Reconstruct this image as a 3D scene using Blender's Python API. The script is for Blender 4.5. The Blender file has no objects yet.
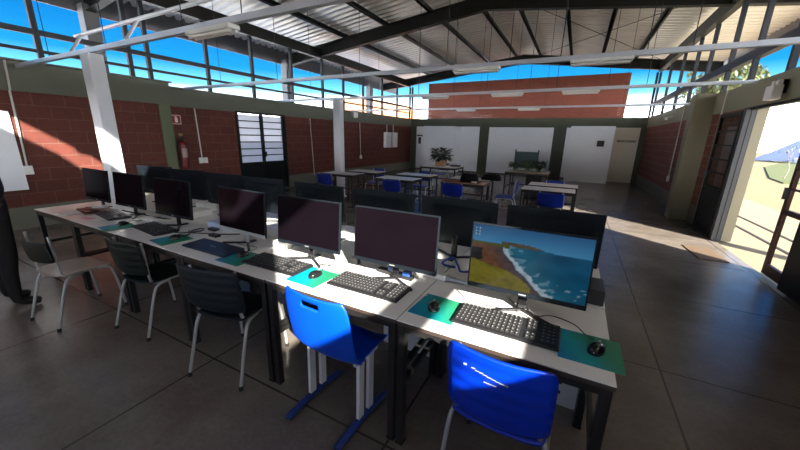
import bpy, bmesh, math, random
from mathutils import Vector, Matrix, noise as mnoise
random.seed(7)
S = bpy.context.scene
COL = S.collection
PI = math.pi

# ------------------------------------------------------------------ materials
def new_mat(name):
    m = bpy.data.materials.new(name); m.use_nodes = True
    nt = m.node_tree
    return m, nt, nt.nodes, nt.links, nt.nodes['Principled BSDF']

def mat(name, col, rough=.5, metal=0., var=0., vscale=6., spec=.5, bump=0., coat=0.):
    m, nt, N, L, b = new_mat(name)
    b.inputs['Base Color'].default_value = (*col, 1)
    b.inputs['Roughness'].default_value = rough
    b.inputs['Metallic'].default_value = metal
    b.inputs['Specular IOR Level'].default_value = spec
    b.inputs['Coat Weight'].default_value = coat
    if var or bump:
        tc = N.new('ShaderNodeTexCoord'); nz = N.new('ShaderNodeTexNoise')
        nz.inputs['Scale'].default_value = vscale; nz.inputs['Detail'].default_value = 5
        L.new(tc.outputs['Object'], nz.inputs['Vector'])
        if var:
            mx = N.new('ShaderNodeMix'); mx.data_type = 'RGBA'
            mx.inputs[6].default_value = (*[c*(1-var) for c in col], 1)
            mx.inputs[7].default_value = (*[min(1, c*(1+var)) for c in col], 1)
            L.new(nz.outputs['Fac'], mx.inputs[0]); L.new(mx.outputs[2], b.inputs['Base Color'])
        if bump:
            bp = N.new('ShaderNodeBump'); bp.inputs['Strength'].default_value = bump
            bp.inputs['Distance'].default_value = .01
            L.new(nz.outputs['Fac'], bp.inputs['Height']); L.new(bp.outputs['Normal'], b.inputs['Normal'])
    return m

def brick_mat(name, axis, c1, c2, mortar, bw=.4, bh=.2, ms=.01, z0=0.):
    m, nt, N, L, b = new_mat(name)
    tc = N.new('ShaderNodeTexCoord'); sp = N.new('ShaderNodeSeparateXYZ'); cb = N.new('ShaderNodeCombineXYZ')
    L.new(tc.outputs['Object'], sp.inputs[0])
    L.new(sp.outputs[axis], cb.inputs[0])
    ad = N.new('ShaderNodeMath'); ad.operation = 'ADD'; ad.inputs[1].default_value = -z0+10
    L.new(sp.outputs[2], ad.inputs[0]); L.new(ad.outputs[0], cb.inputs[1])
    bk = N.new('ShaderNodeTexBrick'); bk.inputs['Scale'].default_value = 1
    bk.inputs['Brick Width'].default_value = bw; bk.inputs['Row Height'].default_value = bh
    bk.inputs['Mortar Size'].default_value = ms; bk.inputs['Mortar Smooth'].default_value = .2
    bk.inputs['Color1'].default_value = (*c1, 1); bk.inputs['Color2'].default_value = (*c2, 1)
    bk.inputs['Mortar'].default_value = (*mortar, 1)
    L.new(cb.outputs[0], bk.inputs['Vector'])
    nz = N.new('ShaderNodeTexNoise'); nz.inputs['Scale'].default_value = 14; nz.inputs['Detail'].default_value = 6
    L.new(tc.outputs['Object'], nz.inputs['Vector'])
    mx = N.new('ShaderNodeMix'); mx.data_type = 'RGBA'; mx.blend_type = 'MULTIPLY'; mx.inputs[0].default_value = .5
    L.new(bk.outputs['Color'], mx.inputs[6]); L.new(nz.outputs['Fac'], mx.inputs[7])
    L.new(mx.outputs[2], b.inputs['Base Color'])
    bp = N.new('ShaderNodeBump'); bp.inputs['Strength'].default_value = .4; bp.inputs['Distance'].default_value = .006
    bp.invert = True
    L.new(bk.outputs['Fac'], bp.inputs['Height']); L.new(bp.outputs['Normal'], b.inputs['Normal'])
    b.inputs['Roughness'].default_value = .7
    return m

def floor_mat():
    m, nt, N, L, b = new_mat('polished_concrete')
    tc = N.new('ShaderNodeTexCoord'); sp = N.new('ShaderNodeSeparateXYZ')
    L.new(tc.outputs['Object'], sp.inputs[0])
    def math_(op, a, bv=None):
        n = N.new('ShaderNodeMath'); n.operation = op
        if isinstance(a, (int, float)): n.inputs[0].default_value = a
        else: L.new(a, n.inputs[0])
        if bv is not None:
            if isinstance(bv, (int, float)): n.inputs[1].default_value = bv
            else: L.new(bv, n.inputs[1])
        return n.outputs[0]
    def joint(sock, off, step):
        a = math_('ADD', sock, -off + step*40 + step/2)
        f = math_('MODULO', a, step)
        d = math_('ABSOLUTE', math_('SUBTRACT', f, step/2))
        return math_('LESS_THAN', d, .007)
    jx = joint(sp.outputs[0], .76, 1.45); jy = joint(sp.outputs[1], 1.21, 1.49)
    j = math_('MAXIMUM', jx, jy)
    n1 = N.new('ShaderNodeTexNoise'); n1.inputs['Scale'].default_value = 1.3; n1.inputs['Detail'].default_value = 8; n1.inputs['Roughness'].default_value = .65
    n2 = N.new('ShaderNodeTexNoise'); n2.inputs['Scale'].default_value = 40; n2.inputs['Detail'].default_value = 4
    L.new(tc.outputs['Object'], n1.inputs['Vector']); L.new(tc.outputs['Object'], n2.inputs['Vector'])
    r1 = N.new('ShaderNodeValToRGB')
    r1.color_ramp.elements[0].position = .3; r1.color_ramp.elements[0].color = (.112, .092, .076, 1)
    r1.color_ramp.elements[1].position = .7; r1.color_ramp.elements[1].color = (.21, .183, .156, 1)
    L.new(n1.outputs['Fac'], r1.inputs[0])
    mx = N.new('ShaderNodeMix'); mx.data_type = 'RGBA'; mx.blend_type = 'OVERLAY'; mx.inputs[0].default_value = .25
    L.new(r1.outputs[0], mx.inputs[6]); L.new(n2.outputs['Fac'], mx.inputs[7])
    m2 = N.new('ShaderNodeMix'); m2.data_type = 'RGBA'; m2.inputs[7].default_value = (.055, .045, .04, 1)
    L.new(mx.outputs[2], m2.inputs[6]); L.new(j, m2.inputs[0])
    L.new(m2.outputs[2], b.inputs['Base Color'])
    b.inputs['Roughness'].default_value = .27
    b.inputs['Specular IOR Level'].default_value = .5
    return m

def glass_mat(name, tint=(1, 1, 1), refl=.08):
    m = bpy.data.materials.new(name); m.use_nodes = True
    nt = m.node_tree; N = nt.nodes; L = nt.links; N.clear()
    o = N.new('ShaderNodeOutputMaterial'); t = N.new('ShaderNodeBsdfTransparent'); g = N.new('ShaderNodeBsdfGlossy')
    t.inputs[0].default_value = (*tint, 1); g.inputs['Roughness'].default_value = .02
    mx = N.new('ShaderNodeMixShader'); mx.inputs[0].default_value = refl
    L.new(t.outputs[0], mx.inputs[1]); L.new(g.outputs[0], mx.inputs[2]); L.new(mx.outputs[0], o.inputs[0])
    return m

def frosted_mat(name):
    m = bpy.data.materials.new(name); m.use_nodes = True
    nt = m.node_tree; N = nt.nodes; L = nt.links; N.clear()
    o = N.new('ShaderNodeOutputMaterial'); t = N.new('ShaderNodeBsdfTranslucent'); d = N.new('ShaderNodeBsdfTransparent')
    t.inputs[0].default_value = (.34, .35, .38, 1)
    mx = N.new('ShaderNodeMixShader'); mx.inputs[0].default_value = .12
    L.new(t.outputs[0], mx.inputs[1]); L.new(d.outputs[0], mx.inputs[2]); L.new(mx.outputs[0], o.inputs[0])
    return m

def emit_attr_mat(name, strength):
    m, nt, N, L, b = new_mat(name)
    a = N.new('ShaderNodeAttribute'); a.attribute_name = 'Col'
    b.inputs['Base Color'].default_value = (.002, .002, .003, 1); b.inputs['Roughness'].default_value = .2; b.inputs['Specular IOR Level'].default_value = .12
    L.new(a.outputs['Color'], b.inputs['Emission Color']); b.inputs['Emission Strength'].default_value = strength
    return m

def pad_mat():
    m, nt, N, L, b = new_mat('mouse_pad_print')
    tc = N.new('ShaderNodeTexCoord'); sp = N.new('ShaderNodeSeparateXYZ'); L.new(tc.outputs['Generated'], sp.inputs[0])
    nz = N.new('ShaderNodeTexNoise'); nz.inputs['Scale'].default_value = 3; L.new(tc.outputs['Generated'], nz.inputs['Vector'])
    ad = N.new('ShaderNodeMath'); ad.operation = 'MULTIPLY_ADD'; ad.inputs[1].default_value = .35
    L.new(nz.outputs['Fac'], ad.inputs[0])
    a2 = N.new('ShaderNodeMath'); a2.operation = 'ADD'; L.new(sp.outputs[0], a2.inputs[0])
    a3 = N.new('ShaderNodeMath'); a3.operation = 'MULTIPLY'; a3.inputs[1].default_value = .5
    L.new(sp.outputs[1], a3.inputs[0]); L.new(a3.outputs[0], a2.inputs[1])
    a4 = N.new('ShaderNodeMath'); a4.operation = 'MULTIPLY'; a4.inputs[1].default_value = .66; L.new(a2.outputs[0], a4.inputs[0])
    L.new(a4.outputs[0], ad.inputs[2])
    r = N.new('ShaderNodeValToRGB')
    e = r.color_ramp.elements
    e[0].position = .15; e[0].color = (0., .16, .42, 1)
    e[1].position = .95; e[1].color = (.02, .22, .11, 1)
    x = e.new(.5); x.color = (0., .3, .36, 1)
    x = e.new(.72); x.color = (.01, .25, .19, 1)
    L.new(ad.outputs[0], r.inputs[0]); L.new(r.outputs[0], b.inputs['Base Color'])
    b.inputs['Roughness'].default_value = .45
    return m

M = {}
M['floor'] = floor_mat()
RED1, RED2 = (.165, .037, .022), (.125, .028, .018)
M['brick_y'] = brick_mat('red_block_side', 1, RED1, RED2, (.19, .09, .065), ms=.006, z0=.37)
M['brick_x'] = brick_mat('red_block_end', 0, RED1, RED2, (.19, .09, .065), ms=.006, z0=.37)
M['brick_out'] = brick_mat('red_brick_outside', 0, (.30, .066, .035), (.24, .05, .028), (.28, .10, .06), bw=.25, bh=.09, ms=.006)
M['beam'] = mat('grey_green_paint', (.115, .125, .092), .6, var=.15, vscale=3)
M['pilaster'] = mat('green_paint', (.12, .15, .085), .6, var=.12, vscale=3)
M['olive'] = mat('olive_paint_lit', (.22, .205, .135), .6, var=.12, vscale=3)  # beam paint lightened to stand in for stronger light on the right
M['brick_r_lit'] = brick_mat('red_block_right_lit', 1, (.28, .07, .042), (.23, .055, .034), (.36, .24, .17), ms=.007, z0=.37)  # block colour raised to imitate the better-lit right side
M['plinth'] = mat('plinth_paint', (.15, .15, .115), .6, var=.15, vscale=4)
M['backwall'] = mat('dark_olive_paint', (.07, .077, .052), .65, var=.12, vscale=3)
M['whitepanel'] = mat('white_panel_paint', (.86, .89, .95), .35, var=.03, vscale=2)
M['creampanel'] = mat('cream_panel_paint', (.70, .66, .56), .5, var=.04, vscale=2)
M['steel_dark'] = mat('dark_steel_paint', (.010, .011, .010), .5, spec=.25, var=.2, vscale=5)
M['steel_frame'] = mat('frame_steel', (.008, .009, .008), .5, spec=.3, var=.25, vscale=3)
M['mullion'] = mat('mullion_paint', (.012, .016, .024), .5, spec=.3)
M['fascia'] = mat('galvanised_fascia', (.15, .155, .165), .5, metal=.3, var=.15, vscale=2)
M['sheet'] = mat('zinc_roof_sheet', (.88, .865, .82), .38, metal=.5, var=.1, vscale=1.5)
M['tray'] = mat('galvanised_tray', (.52, .56, .62), .4, metal=.35, var=.08)
M['lampwhite'] = mat('lamp_housing_white', (.75, .75, .73), .5)
M['tubeglass'] = mat('tube_white', (.9, .9, .88), .3)
M['pole'] = mat('pole_white_paint', (.72, .75, .80), .45, var=.04)
M['conduit'] = mat('conduit_grey', (.58, .56, .52), .5)
M['plastic_white'] = mat('white_plastic', (.8, .8, .78), .4)
M['laminate'] = mat('white_laminate', (.88, .87, .84), .24, var=.03, vscale=3)
M['edge'] = mat('dark_edge_band', (.05, .035, .028), .5)
M['desk_steel'] = mat('desk_black_steel', (.016, .015, .015), .35, spec=.5)
M['woodtop'] = mat('wood_laminate', (.42, .33, .22), .45, var=.2, vscale=8)
M['black'] = mat('black_plastic', (.014, .014, .016), .38)
M['black_gloss'] = mat('black_glossy_plastic', (.01, .01, .012), .15)
M['back_mon'] = mat('monitor_back_plastic', (.006, .009, .013), .6, spec=.12)
M['silver'] = mat('silver_bezel', (.42, .44, .46), .3, metal=.6)
M['key'] = mat('key_plastic', (.035, .035, .037), .3)
M['legend'] = mat('key_legend', (.38, .38, .38), .5)
M['navy'] = mat('navy_plastic', (.010, .016, .04), .35)
M['pad'] = pad_mat()
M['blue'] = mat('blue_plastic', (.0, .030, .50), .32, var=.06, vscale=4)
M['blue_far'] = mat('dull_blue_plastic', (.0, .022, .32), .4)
M['blue2'] = mat('bright_blue_plastic', (.0, .065, .60), .35)
M['blue_dark'] = mat('runner_blue', (.01, .035, .20), .4, var=.2, vscale=8)
M['slate'] = mat('slate_plastic', (.008, .013, .019), .45, spec=.3)
M['dkgreen'] = mat('dark_green_plastic', (.006, .011, .009), .45, spec=.3)
M['tube'] = mat('grey_tube_paint', (.42, .43, .42), .35, metal=.25)
M['tube_white'] = mat('white_tube_paint', (.78, .79, .80), .4)
M['seatwood'] = mat('pale_seat_ply', (.42, .34, .28), .3, var=.12, vscale=10)
M['rubber'] = mat('rubber', (.015, .014, .013), .7)
M['red'] = mat('extinguisher_red', (.14, .006, .006), .3)
M['signred'] = mat('sign_red', (.30, .014, .014), .5)
M['label_dim'] = mat('dull_label', (.30, .22, .2), .6)  # dull reddish-grey tone for the extinguisher label
M['yellow'] = mat('label_yellow', (.28, .2, .06), .5)
M['glass'] = glass_mat('clear_glass', refl=.005)
M['frost'] = frosted_mat('frosted_glass')
M['tintglass'] = glass_mat('door_glass', (.85, .85, .85), .12)
M['leafdark'] = mat('dark_leaf', (.012, .028, .012), .45, var=.4, vscale=20)
M['leafmid'] = mat('mid_leaf', (.05, .085, .03), .45, var=.4, vscale=20)
M['planter'] = mat('terracotta_box', (.42, .24, .13), .6, var=.12)
M['potgreen'] = mat('pale_pot', (.22, .25, .17), .5)
M['papers'] = mat('paper_white', (.78, .77, .74), .6)
M['folder'] = mat('brown_folder', (.22, .085, .045), .5)
M['pink'] = mat('pink_paper', (.7, .30, .36), .6)
M['steel_jamb'] = mat('jamb_steel', (.07, .073, .078), .5, metal=.2)
M['brownframe'] = mat('brown_frame_paint', (.075, .028, .018), .5)
M['mat_jute'] = mat('door_mat_fibre', (.11, .07, .04), .9, var=.3, vscale=60, bump=.6)
M['pave'] = mat('sunlit_concrete', (.225, .195, .125), .8, var=.08, vscale=2)
M['pale_blue'] = mat('pale_blue_card', (.42, .52, .72), .5)
M['bounce_conc'] = mat('bounce_concrete', (.72, .70, .66), .8, var=.05, vscale=1)  # bright ground added out of view to bounce light indoors
M['drygrass'] = mat('dry_grass', (.20, .155, .075), .9, var=.22, vscale=3)
M['greengrass'] = mat('green_grass', (.085, .10, .03), .9, var=.3, vscale=4)
M['bark'] = mat('pale_bark', (.26, .235, .21), .8, var=.2)
M['treeleaf'] = mat('tree_leaf', (.13, .15, .06), .6, var=.5, vscale=2)
M['orange'] = mat('orange_render', (.62, .27, .13), .8, var=.08)
M['bluemetal'] = mat('blue_grey_roof', (.22, .27, .42), .5, var=.08)
M['offwhite'] = mat('offwhite_wall', (.75, .74, .70), .8)
M['cloth_navy'] = mat('navy_jacket', (.008, .009, .018), .85, var=.2, vscale=30)
M['cloth_black'] = mat('black_trousers', (.006, .006, .007), .9)
M['skin'] = mat('skin', (.30, .16, .10), .5)
M['hair'] = mat('dark_hair', (.012, .009, .008), .6)
M['shoe'] = mat('black_shoe', (.008, .008, .008), .4)
M['bag'] = mat('black_bag', (.004, .004, .005), .7, spec=.2, var=.2, vscale=30)
M['redcloth'] = mat('red_brown_cloth', (.22, .055, .04), .7, var=.2, vscale=10)
M['board_green'] = mat('green_board', (.02, .06, .06), .5)
M['ink'] = mat('black_lettering', (.015, .015, .015), .6)
M['bluecable'] = mat('blue_cable', (.02, .08, .35), .4)
M['white_cable'] = mat('white_cable', (.7, .7, .7), .4)
M['scr_wall'] = emit_attr_mat('lit_screen_image', .46)
def screen_off(name, col):
    return mat(name, col, .14, spec=.02, var=.4, vscale=4)
M['scr_off'] = screen_off('dark_screen', (.0042, .0026, .0042))

# ------------------------------------------------------------------ mesh builder
class MB:
    def __init__(s): s.v = []; s.f = []
    def add(s, vs, fs, T=None):
        o = len(s.v)
        for p in vs:
            p = Vector(p)
            s.v.append(tuple(T @ p) if T else tuple(p))
        for f in fs: s.f.append(tuple(i+o for i in f))
        return s
    def box(s, lo, hi, T=None, bev=0.):
        x0, y0, z0 = lo; x1, y1, z1 = hi
        if bev <= 0:
            vs = [(x0,y0,z0),(x1,y0,z0),(x1,y1,z0),(x0,y1,z0),(x0,y0,z1),(x1,y0,z1),(x1,y1,z1),(x0,y1,z1)]
            fs = [(0,3,2,1),(4,5,6,7),(0,1,5,4),(1,2,6,5),(2,3,7,6),(3,0,4,7)]
            return s.add(vs, fs, T)
        bm = bmesh.new(); bmesh.ops.create_cube(bm, size=1)
        for v in bm.verts:
            v.co = Vector(((x0+x1)/2+v.co.x*(x1-x0), (y0+y1)/2+v.co.y*(y1-y0), (z0+z1)/2+v.co.z*(z1-z0)))
        bmesh.ops.bevel(bm, geom=list(bm.edges), offset=bev, segments=2, profile=.5, affect='EDGES')
        bm.verts.ensure_lookup_table(); bm.verts.index_update()
        s.add([tuple(v.co) for v in bm.verts], [tuple(v.index for v in f.verts) for f in bm.faces], T)
        bm.free(); return s
    def cbox(s, c, d, T=None, bev=0.):
        return s.box([c[i]-d[i]/2 for i in range(3)], [c[i]+d[i]/2 for i in range(3)], T, bev)
    def tube(s, pts, r, n=8, T=None, cap=True):
        pts = [Vector(p) for p in pts]; rs = r if isinstance(r, (list, tuple)) else [r]*len(pts)
        rings = []; up = None
        for i, p in enumerate(pts):
            t = (pts[min(i+1, len(pts)-1)] - pts[max(i-1, 0)]).normalized()
            if up is None:
                a = Vector((0,0,1)) if abs(t.z) < .9 else Vector((1,0,0))
                up = (a - t*a.dot(t)).normalized()
            else:
                up = (up - t*up.dot(t))
                up = up.normalized() if up.length > 1e-6 else Vector((1,0,0))
            sd = t.cross(up)
            rings.append([p + (up*math.cos(2*PI*k/n) + sd*math.sin(2*PI*k/n))*rs[i] for k in range(n)])
        vs = [q for rg in rings for q in rg]; fs = []
        for i in range(len(pts)-1):
            for k in range(n):
                fs.append((i*n+k, i*n+(k+1)%n, (i+1)*n+(k+1)%n, (i+1)*n+k))
        if cap:
            fs.append(tuple(range(n-1, -1, -1))); fs.append(tuple((len(pts)-1)*n+k for k in range(n)))
        return s.add(vs, fs, T)
    def bar(s, a, b, w, h, T=None):
        """rectangular bar from a to b, w sideways, h in the up-ish direction"""
        a = Vector(a); b = Vector(b); t = (b-a).normalized()
        ref = Vector((0,0,1)) if abs(t.z) < .95 else Vector((0,1,0))
        sd = t.cross(ref).normalized(); up = sd.cross(t)
        vs = []
        for p in (a, b):
            for (i, j) in ((-1,-1),(1,-1),(1,1),(-1,1)):
                vs.append(p + sd*(i*w/2) + up*(j*h/2))
        return s.add(vs, [(0,1,2,3),(7,6,5,4),(0,4,5,1),(1,5,6,2),(2,6,7,3),(3,7,4,0)], T)
    def lathe(s, prof, n=20, T=None):
        vs = [(r*math.cos(2*PI*k/n), r*math.sin(2*PI*k/n), z) for r, z in prof for k in range(n)]
        fs = []
        for i in range(len(prof)-1):
            for k in range(n):
                fs.append((i*n+k, i*n+(k+1)%n, (i+1)*n+(k+1)%n, (i+1)*n+k))
        fs.append(tuple(range(n-1, -1, -1))); fs.append(tuple((len(prof)-1)*n+k for k in range(n)))
        return s.add(vs, fs, T)
    def grid(s, fn, nu, nv, T=None, skip=None):
        vs = [fn(i/nu, j/nv) for j in range(nv+1) for i in range(nu+1)]
        fs = []
        for j in range(nv):
            for i in range(nu):
                if skip and skip((i+.5)/nu, (j+.5)/nv): continue
                a = j*(nu+1)+i
                fs.append((a, a+1, a+nu+2, a+nu+1))
        return s.add(vs, fs, T)
    def build(s, name, m, parent=None, smooth=False, solid=0., bev=0., sub=0, fixn=True, loc=None, rz=0.):
        me = bpy.data.meshes.new(name); me.from_pydata(s.v, [], s.f); me.update()
        if fixn:
            bm = bmesh.new(); bm.from_mesh(me); bmesh.ops.recalc_face_normals(bm, faces=bm.faces); bm.to_mesh(me); bm.free()
        me.materials.append(m)
        if smooth:
            for p in me.polygons: p.use_smooth = True
        o = bpy.data.objects.new(name, me); COL.objects.link(o)
        if parent: o.parent = parent
        if loc: o.location = loc
        if rz: o.rotation_euler.z = rz
        if solid:
            d = o.modifiers.new('thick', 'SOLIDIFY'); d.thickness = solid; d.offset = 0
        if bev:
            d = o.modifiers.new('bev', 'BEVEL'); d.width = bev; d.segments = 2; d.limit_method = 'ANGLE'
        if sub:
            d = o.modifiers.new('sub', 'SUBSURF'); d.levels = sub; d.render_levels = sub
        return o

def tag(o, label, cat, group=None, kind=None):
    o['label'] = label; o['category'] = cat
    if group: o['group'] = group
    if kind: o['kind'] = kind
    return o
def thing(name, label, cat, loc=(0,0,0), rz=0., group=None):
    o = bpy.data.objects.new(name, None); o.empty_display_size = .1; COL.objects.link(o)
    o.location = loc; o.rotation_euler.z = rz
    return tag(o, label, cat, group)
def struct(o, label=None, cat=None):
    o['kind'] = 'structure'
    if label: o['label'] = label
    if cat: o['category'] = cat
    return o
def copy_tree(o, parent=None):
    c = o.copy(); COL.objects.link(c)
    if parent: c.parent = parent
    for ch in list(o.children): copy_tree(ch, c)
    return c
def dup(o, label, loc, rz=0., group=None):
    c = copy_tree(o); c.location = loc; c.rotation_euler = (0, 0, rz); c['label'] = label
    if group: c['group'] = group
    return c
def place(o, loc, rz=0.):
    o.location = loc; o.rotation_euler = (0, 0, rz); return o
def smooth_path(pts, n=6):
    pts = [Vector(p) for p in pts]; out = []
    for i in range(len(pts)-1):
        p0 = pts[max(i-1,0)]; p1 = pts[i]; p2 = pts[i+1]; p3 = pts[min(i+2,len(pts)-1)]
        for k in range(n):
            t = k/n
            out.append(.5*((2*p1)+(p2-p0)*t+(2*p0-5*p1+4*p2-p3)*t*t+(3*p1-p0-3*p2+p3)*t**3))
    out.append(pts[-1]); return out

# ------------------------------------------------------------------ room constants
XL, XR, YB, YF = -7.9, 2.3, 16.2, -2.6
ZT = 2.55                      # top of the concrete ring beam
ZB = 2.17                      # its underside
RX = -2.5                      # ridge
def rafter_z(x): return 4.73 - .117*abs(x-RX)   # underside of the roof frames
def sheet_z(x): return rafter_z(x) + .47

# floor
struct(MB().box((XL-.2, YF-.2, -.15), (XR+.02, YB+.2, 0)).build('floor', M['floor']), 'polished grey concrete floor with saw-cut joints', 'floor')

# side wall builder along y, with openings (y0,y1,z0,z1)
def side_wall(name, x0, x1, m, openings, y0=YF, y1=YB, z0=.36, z1=ZB):
    mb = MB(); ys = sorted({y0, y1, *[o[0] for o in openings], *[o[1] for o in openings]})
    for a, b in zip(ys[:-1], ys[1:]):
        op = next((o for o in openings if o[0] <= a+1e-6 and o[1] >= b-1e-6), None)
        if op is None: mb.box((x0, a, z0), (x1, b, z1))
        else:
            if op[2] > z0+.01: mb.box((x0, a, z0), (x1, b, op[2]))
            if op[3] < z1-.01: mb.box((x0, a, op[3]), (x1, b, z1))
    return mb.build(name, m)
DL = (5.86, 7.52); DR = (5.0, 7.35)
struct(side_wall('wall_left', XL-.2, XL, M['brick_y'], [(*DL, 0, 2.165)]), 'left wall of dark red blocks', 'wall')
struct(side_wall('wall_right', XR, XR+.22, M['brick_r_lit'], [(*DR, 0, 2.165)]), 'right wall of dark red blocks', 'wall')
struct(side_wall('baseboard_left', XL-.2, XL+.004, M['plinth'], [(*DL, 0, .36)], z0=0, z1=.36), 'grey green painted base of the left wall', 'baseboard')
struct(side_wall('baseboard_right', XR-.004, XR+.22, M['plinth'], [(*DR, 0, .36)], z0=0, z1=.36), 'grey green painted base of the right wall', 'baseboard')
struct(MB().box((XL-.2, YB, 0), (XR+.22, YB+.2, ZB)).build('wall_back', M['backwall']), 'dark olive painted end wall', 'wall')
mb = MB().box((XL-.2, YF-.2, 0), (XR+.22, YF, .9)).box((XL-.2, YF-.2, 2.1), (XR+.22, YF, 4.3))
gv = [(XL-.2, YF, 4.3), (XR+.22, YF, 4.3), (XR+.22, YF, sheet_z(XR+.22)-.02), (RX, YF, sheet_z(RX)-.02), (XL-.2, YF, sheet_z(XL-.2)-.02)]
mb.add(gv+[(a, b-.2, c) for a, b, c in gv], [(0,1,2,3,4), (9,8,7,6,5)]+[(i, 5+i, 5+(i+1)%5, (i+1)%5) for i in range(5)])
for a, b in ((XL-.2, -7.0), (-4.9, -4.2), (-2.1, -1.4), (.7, XR+.22)): mb.box((a, YF-.2, .9), (b, YF, 2.1))
struct(mb.build('wall_front', M['brick_x']), 'block wall with three added fill-light windows behind the camera', 'wall')
for n, (a, b) in enumerate(((-7.0, -4.9), (-4.2, -2.1), (-1.4, .7))):  # windows added in the unseen wall to bring in fill light
    root = struct(thing('window_%d' % (4+n), 'steel window added for fill light behind the camera, %s' % ('left', 'middle', 'right')[n], 'window'))
    MB().box((a, YF-.12, .9), (a+.05, YF-.06, 2.1)).box((b-.05, YF-.12, .9), (b, YF-.06, 2.1)).box((a+.05, YF-.12, 2.05), (b-.05, YF-.06, 2.1)).box((a+.05, YF-.12, .9), (b-.05, YF-.06, .95)).box(((a+b)/2-.025, YF-.12, .95), ((a+b)/2+.025, YF-.06, 2.05)).build('frame', M['steel_frame'], root)
    MB().box((a+.05, YF-.093, .95), (b-.05, YF-.087, 2.05)).build('pane', M['glass'], root)
# ring beams
mb = MB().box((XL-.22, YF, ZB), (XL+.03, 4.33, ZT+.06)).box((XL-.22, YF, ZT+.06), (XL+.10, 4.36, ZT+.085))
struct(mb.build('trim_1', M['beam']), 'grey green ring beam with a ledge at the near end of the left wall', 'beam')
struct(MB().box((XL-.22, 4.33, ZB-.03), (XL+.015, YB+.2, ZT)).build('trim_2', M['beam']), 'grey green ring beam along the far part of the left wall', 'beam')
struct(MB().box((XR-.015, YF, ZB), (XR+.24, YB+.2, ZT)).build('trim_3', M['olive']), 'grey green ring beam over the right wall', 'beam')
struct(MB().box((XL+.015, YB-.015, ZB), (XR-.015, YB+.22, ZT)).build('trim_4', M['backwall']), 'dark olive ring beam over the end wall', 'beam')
# pilasters
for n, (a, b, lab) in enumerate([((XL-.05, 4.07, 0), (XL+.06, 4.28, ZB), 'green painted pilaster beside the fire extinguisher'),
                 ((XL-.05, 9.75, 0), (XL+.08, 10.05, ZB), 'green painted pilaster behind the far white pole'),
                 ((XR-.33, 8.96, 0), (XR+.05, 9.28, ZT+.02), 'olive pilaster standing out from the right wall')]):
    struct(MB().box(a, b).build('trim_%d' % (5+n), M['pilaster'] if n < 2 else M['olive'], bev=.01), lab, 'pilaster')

# ------------------------------------------------------------------ roof
FRAMES = [-2.5, 3.75, 9.25, 15.85]
OL, OR_ = -9.5, 4.1
n_trim = 8
def frame(y, lab):
    global n_trim
    mb = MB(); h = .34
    for xa, xb in ((OL+.1, RX), (RX, OR_-.1)):
        if xa == RX and y < 0: xb = XR+.1
        def prof(z0, z1, w):
            vs = []
            for x in (xa, xb):
                for yy in (y-w/2, y+w/2):
                    for dz in (z0, z1): vs.append((x, yy, rafter_z(x)+dz))
            mb.add(vs, [(0,1,3,2),(4,6,7,5),(0,2,6,4),(1,5,7,3),(0,4,5,1),(2,3,7,6)])
        prof(0, .014, .16); prof(h-.014, h, .16); prof(.014, h-.014, .02)
    o = struct(mb.build('trim_%d' % n_trim, M['steel_frame']), lab, 'roof frame'); n_trim += 1
    return o
frame(FRAMES[0], 'dark steel roof frame behind the camera')
frame(FRAMES[1], 'dark steel roof frame above the computer desks')
frame(FRAMES[2], 'big dark steel roof frame crossing mid room')
frame(FRAMES[3], 'dark steel roof frame along the far gable')
# purlins
PX = [(-6.9,), (-5.45,), (-4.05,), (-2.85,), (-1.9,), (-.72,), (.35,), (1.45,)]
for (x,) in PX:
    z = rafter_z(x)+.34
    y0 = -2.6 if x > .3 or x < -5 else -1.7
    mb = MB().box((x-.03, y0, z), (x+.03, 17.4, z+.12))
    mb.box((x-.03, y0, z), (x+.07, 17.4, z+.008))
    struct(mb.build('trim_%d' % n_trim, M['steel_frame']), 'dark purlin running the length of the roof, at x %.1f m' % x if False else None, 'purlin'); n_trim += 1
# eave beams over the clerestory
for x, lab in ((XL, 'dark eave beam above the left clerestory'), (XR, 'dark eave beam above the right clerestory')):
    z = rafter_z(x)
    struct(MB().box((x-.07, YF, z-.05), (x+.07, 15.9, z+.22)).build('trim_%d' % n_trim, M['steel_frame']), lab, 'beam'); n_trim += 1
# fascias
struct(MB().box((OL-.04, -2.6, sheet_z(OL)-.42), (OL, 17.5, sheet_z(OL)+.075)).build('trim_%d' % n_trim, M['fascia']), 'grey fascia of the left roof overhang', 'fascia'); n_trim += 1
struct(MB().box((OR_, -1.95, sheet_z(OR_)-.52), (OR_+.04, 17.5, sheet_z(OR_)+.075)).build('trim_%d' % n_trim, M['fascia']), 'grey fascia of the right roof overhang', 'fascia'); n_trim += 1
# corrugated sheets
def corr(y0, y1, xa, xb, p=.24, h=.075):
    mb = MB(); ys = []
    y = y0; k = 0
    pat = [(0,0),(.36,0),(.5,1),(.86,1)]
    while y < y1:
        for fr, hh in pat:
            yy = y+fr*p
            if yy > y1: break
            ys.append((yy, hh*h))
        y += p
    ys.append((y1, 0))
    for yy, hh in ys:
        for x in (xa, xb): mb.v.append((x, yy, sheet_z(x)+hh))
    for i in range(len(ys)-1):
        mb.f.append((2*i, 2*i+1, 2*i+3, 2*i+2))
    return mb
cl = MB()
SK = (-2.22, -1.80)        # unseen roof gap added to throw the sun patch on the left wall
for a, b, c, d in ((YF-.1, SK[0], OL, RX), (SK[1], 17.5, OL, RX), (SK[0], SK[1], OL, -4.6)):
    t = corr(a, b, c, d); cl.add(t.v, t.f)
for a, b, c, d in ((YF-.1, SK[0], RX, XR+.12), (SK[0], -1.95, .3, XR+.12), (-1.95, SK[1], .3, OR_), (SK[1], 17.5, RX, OR_)):
    t = corr(a, b, c, d); cl.add(t.v, t.f)
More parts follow.
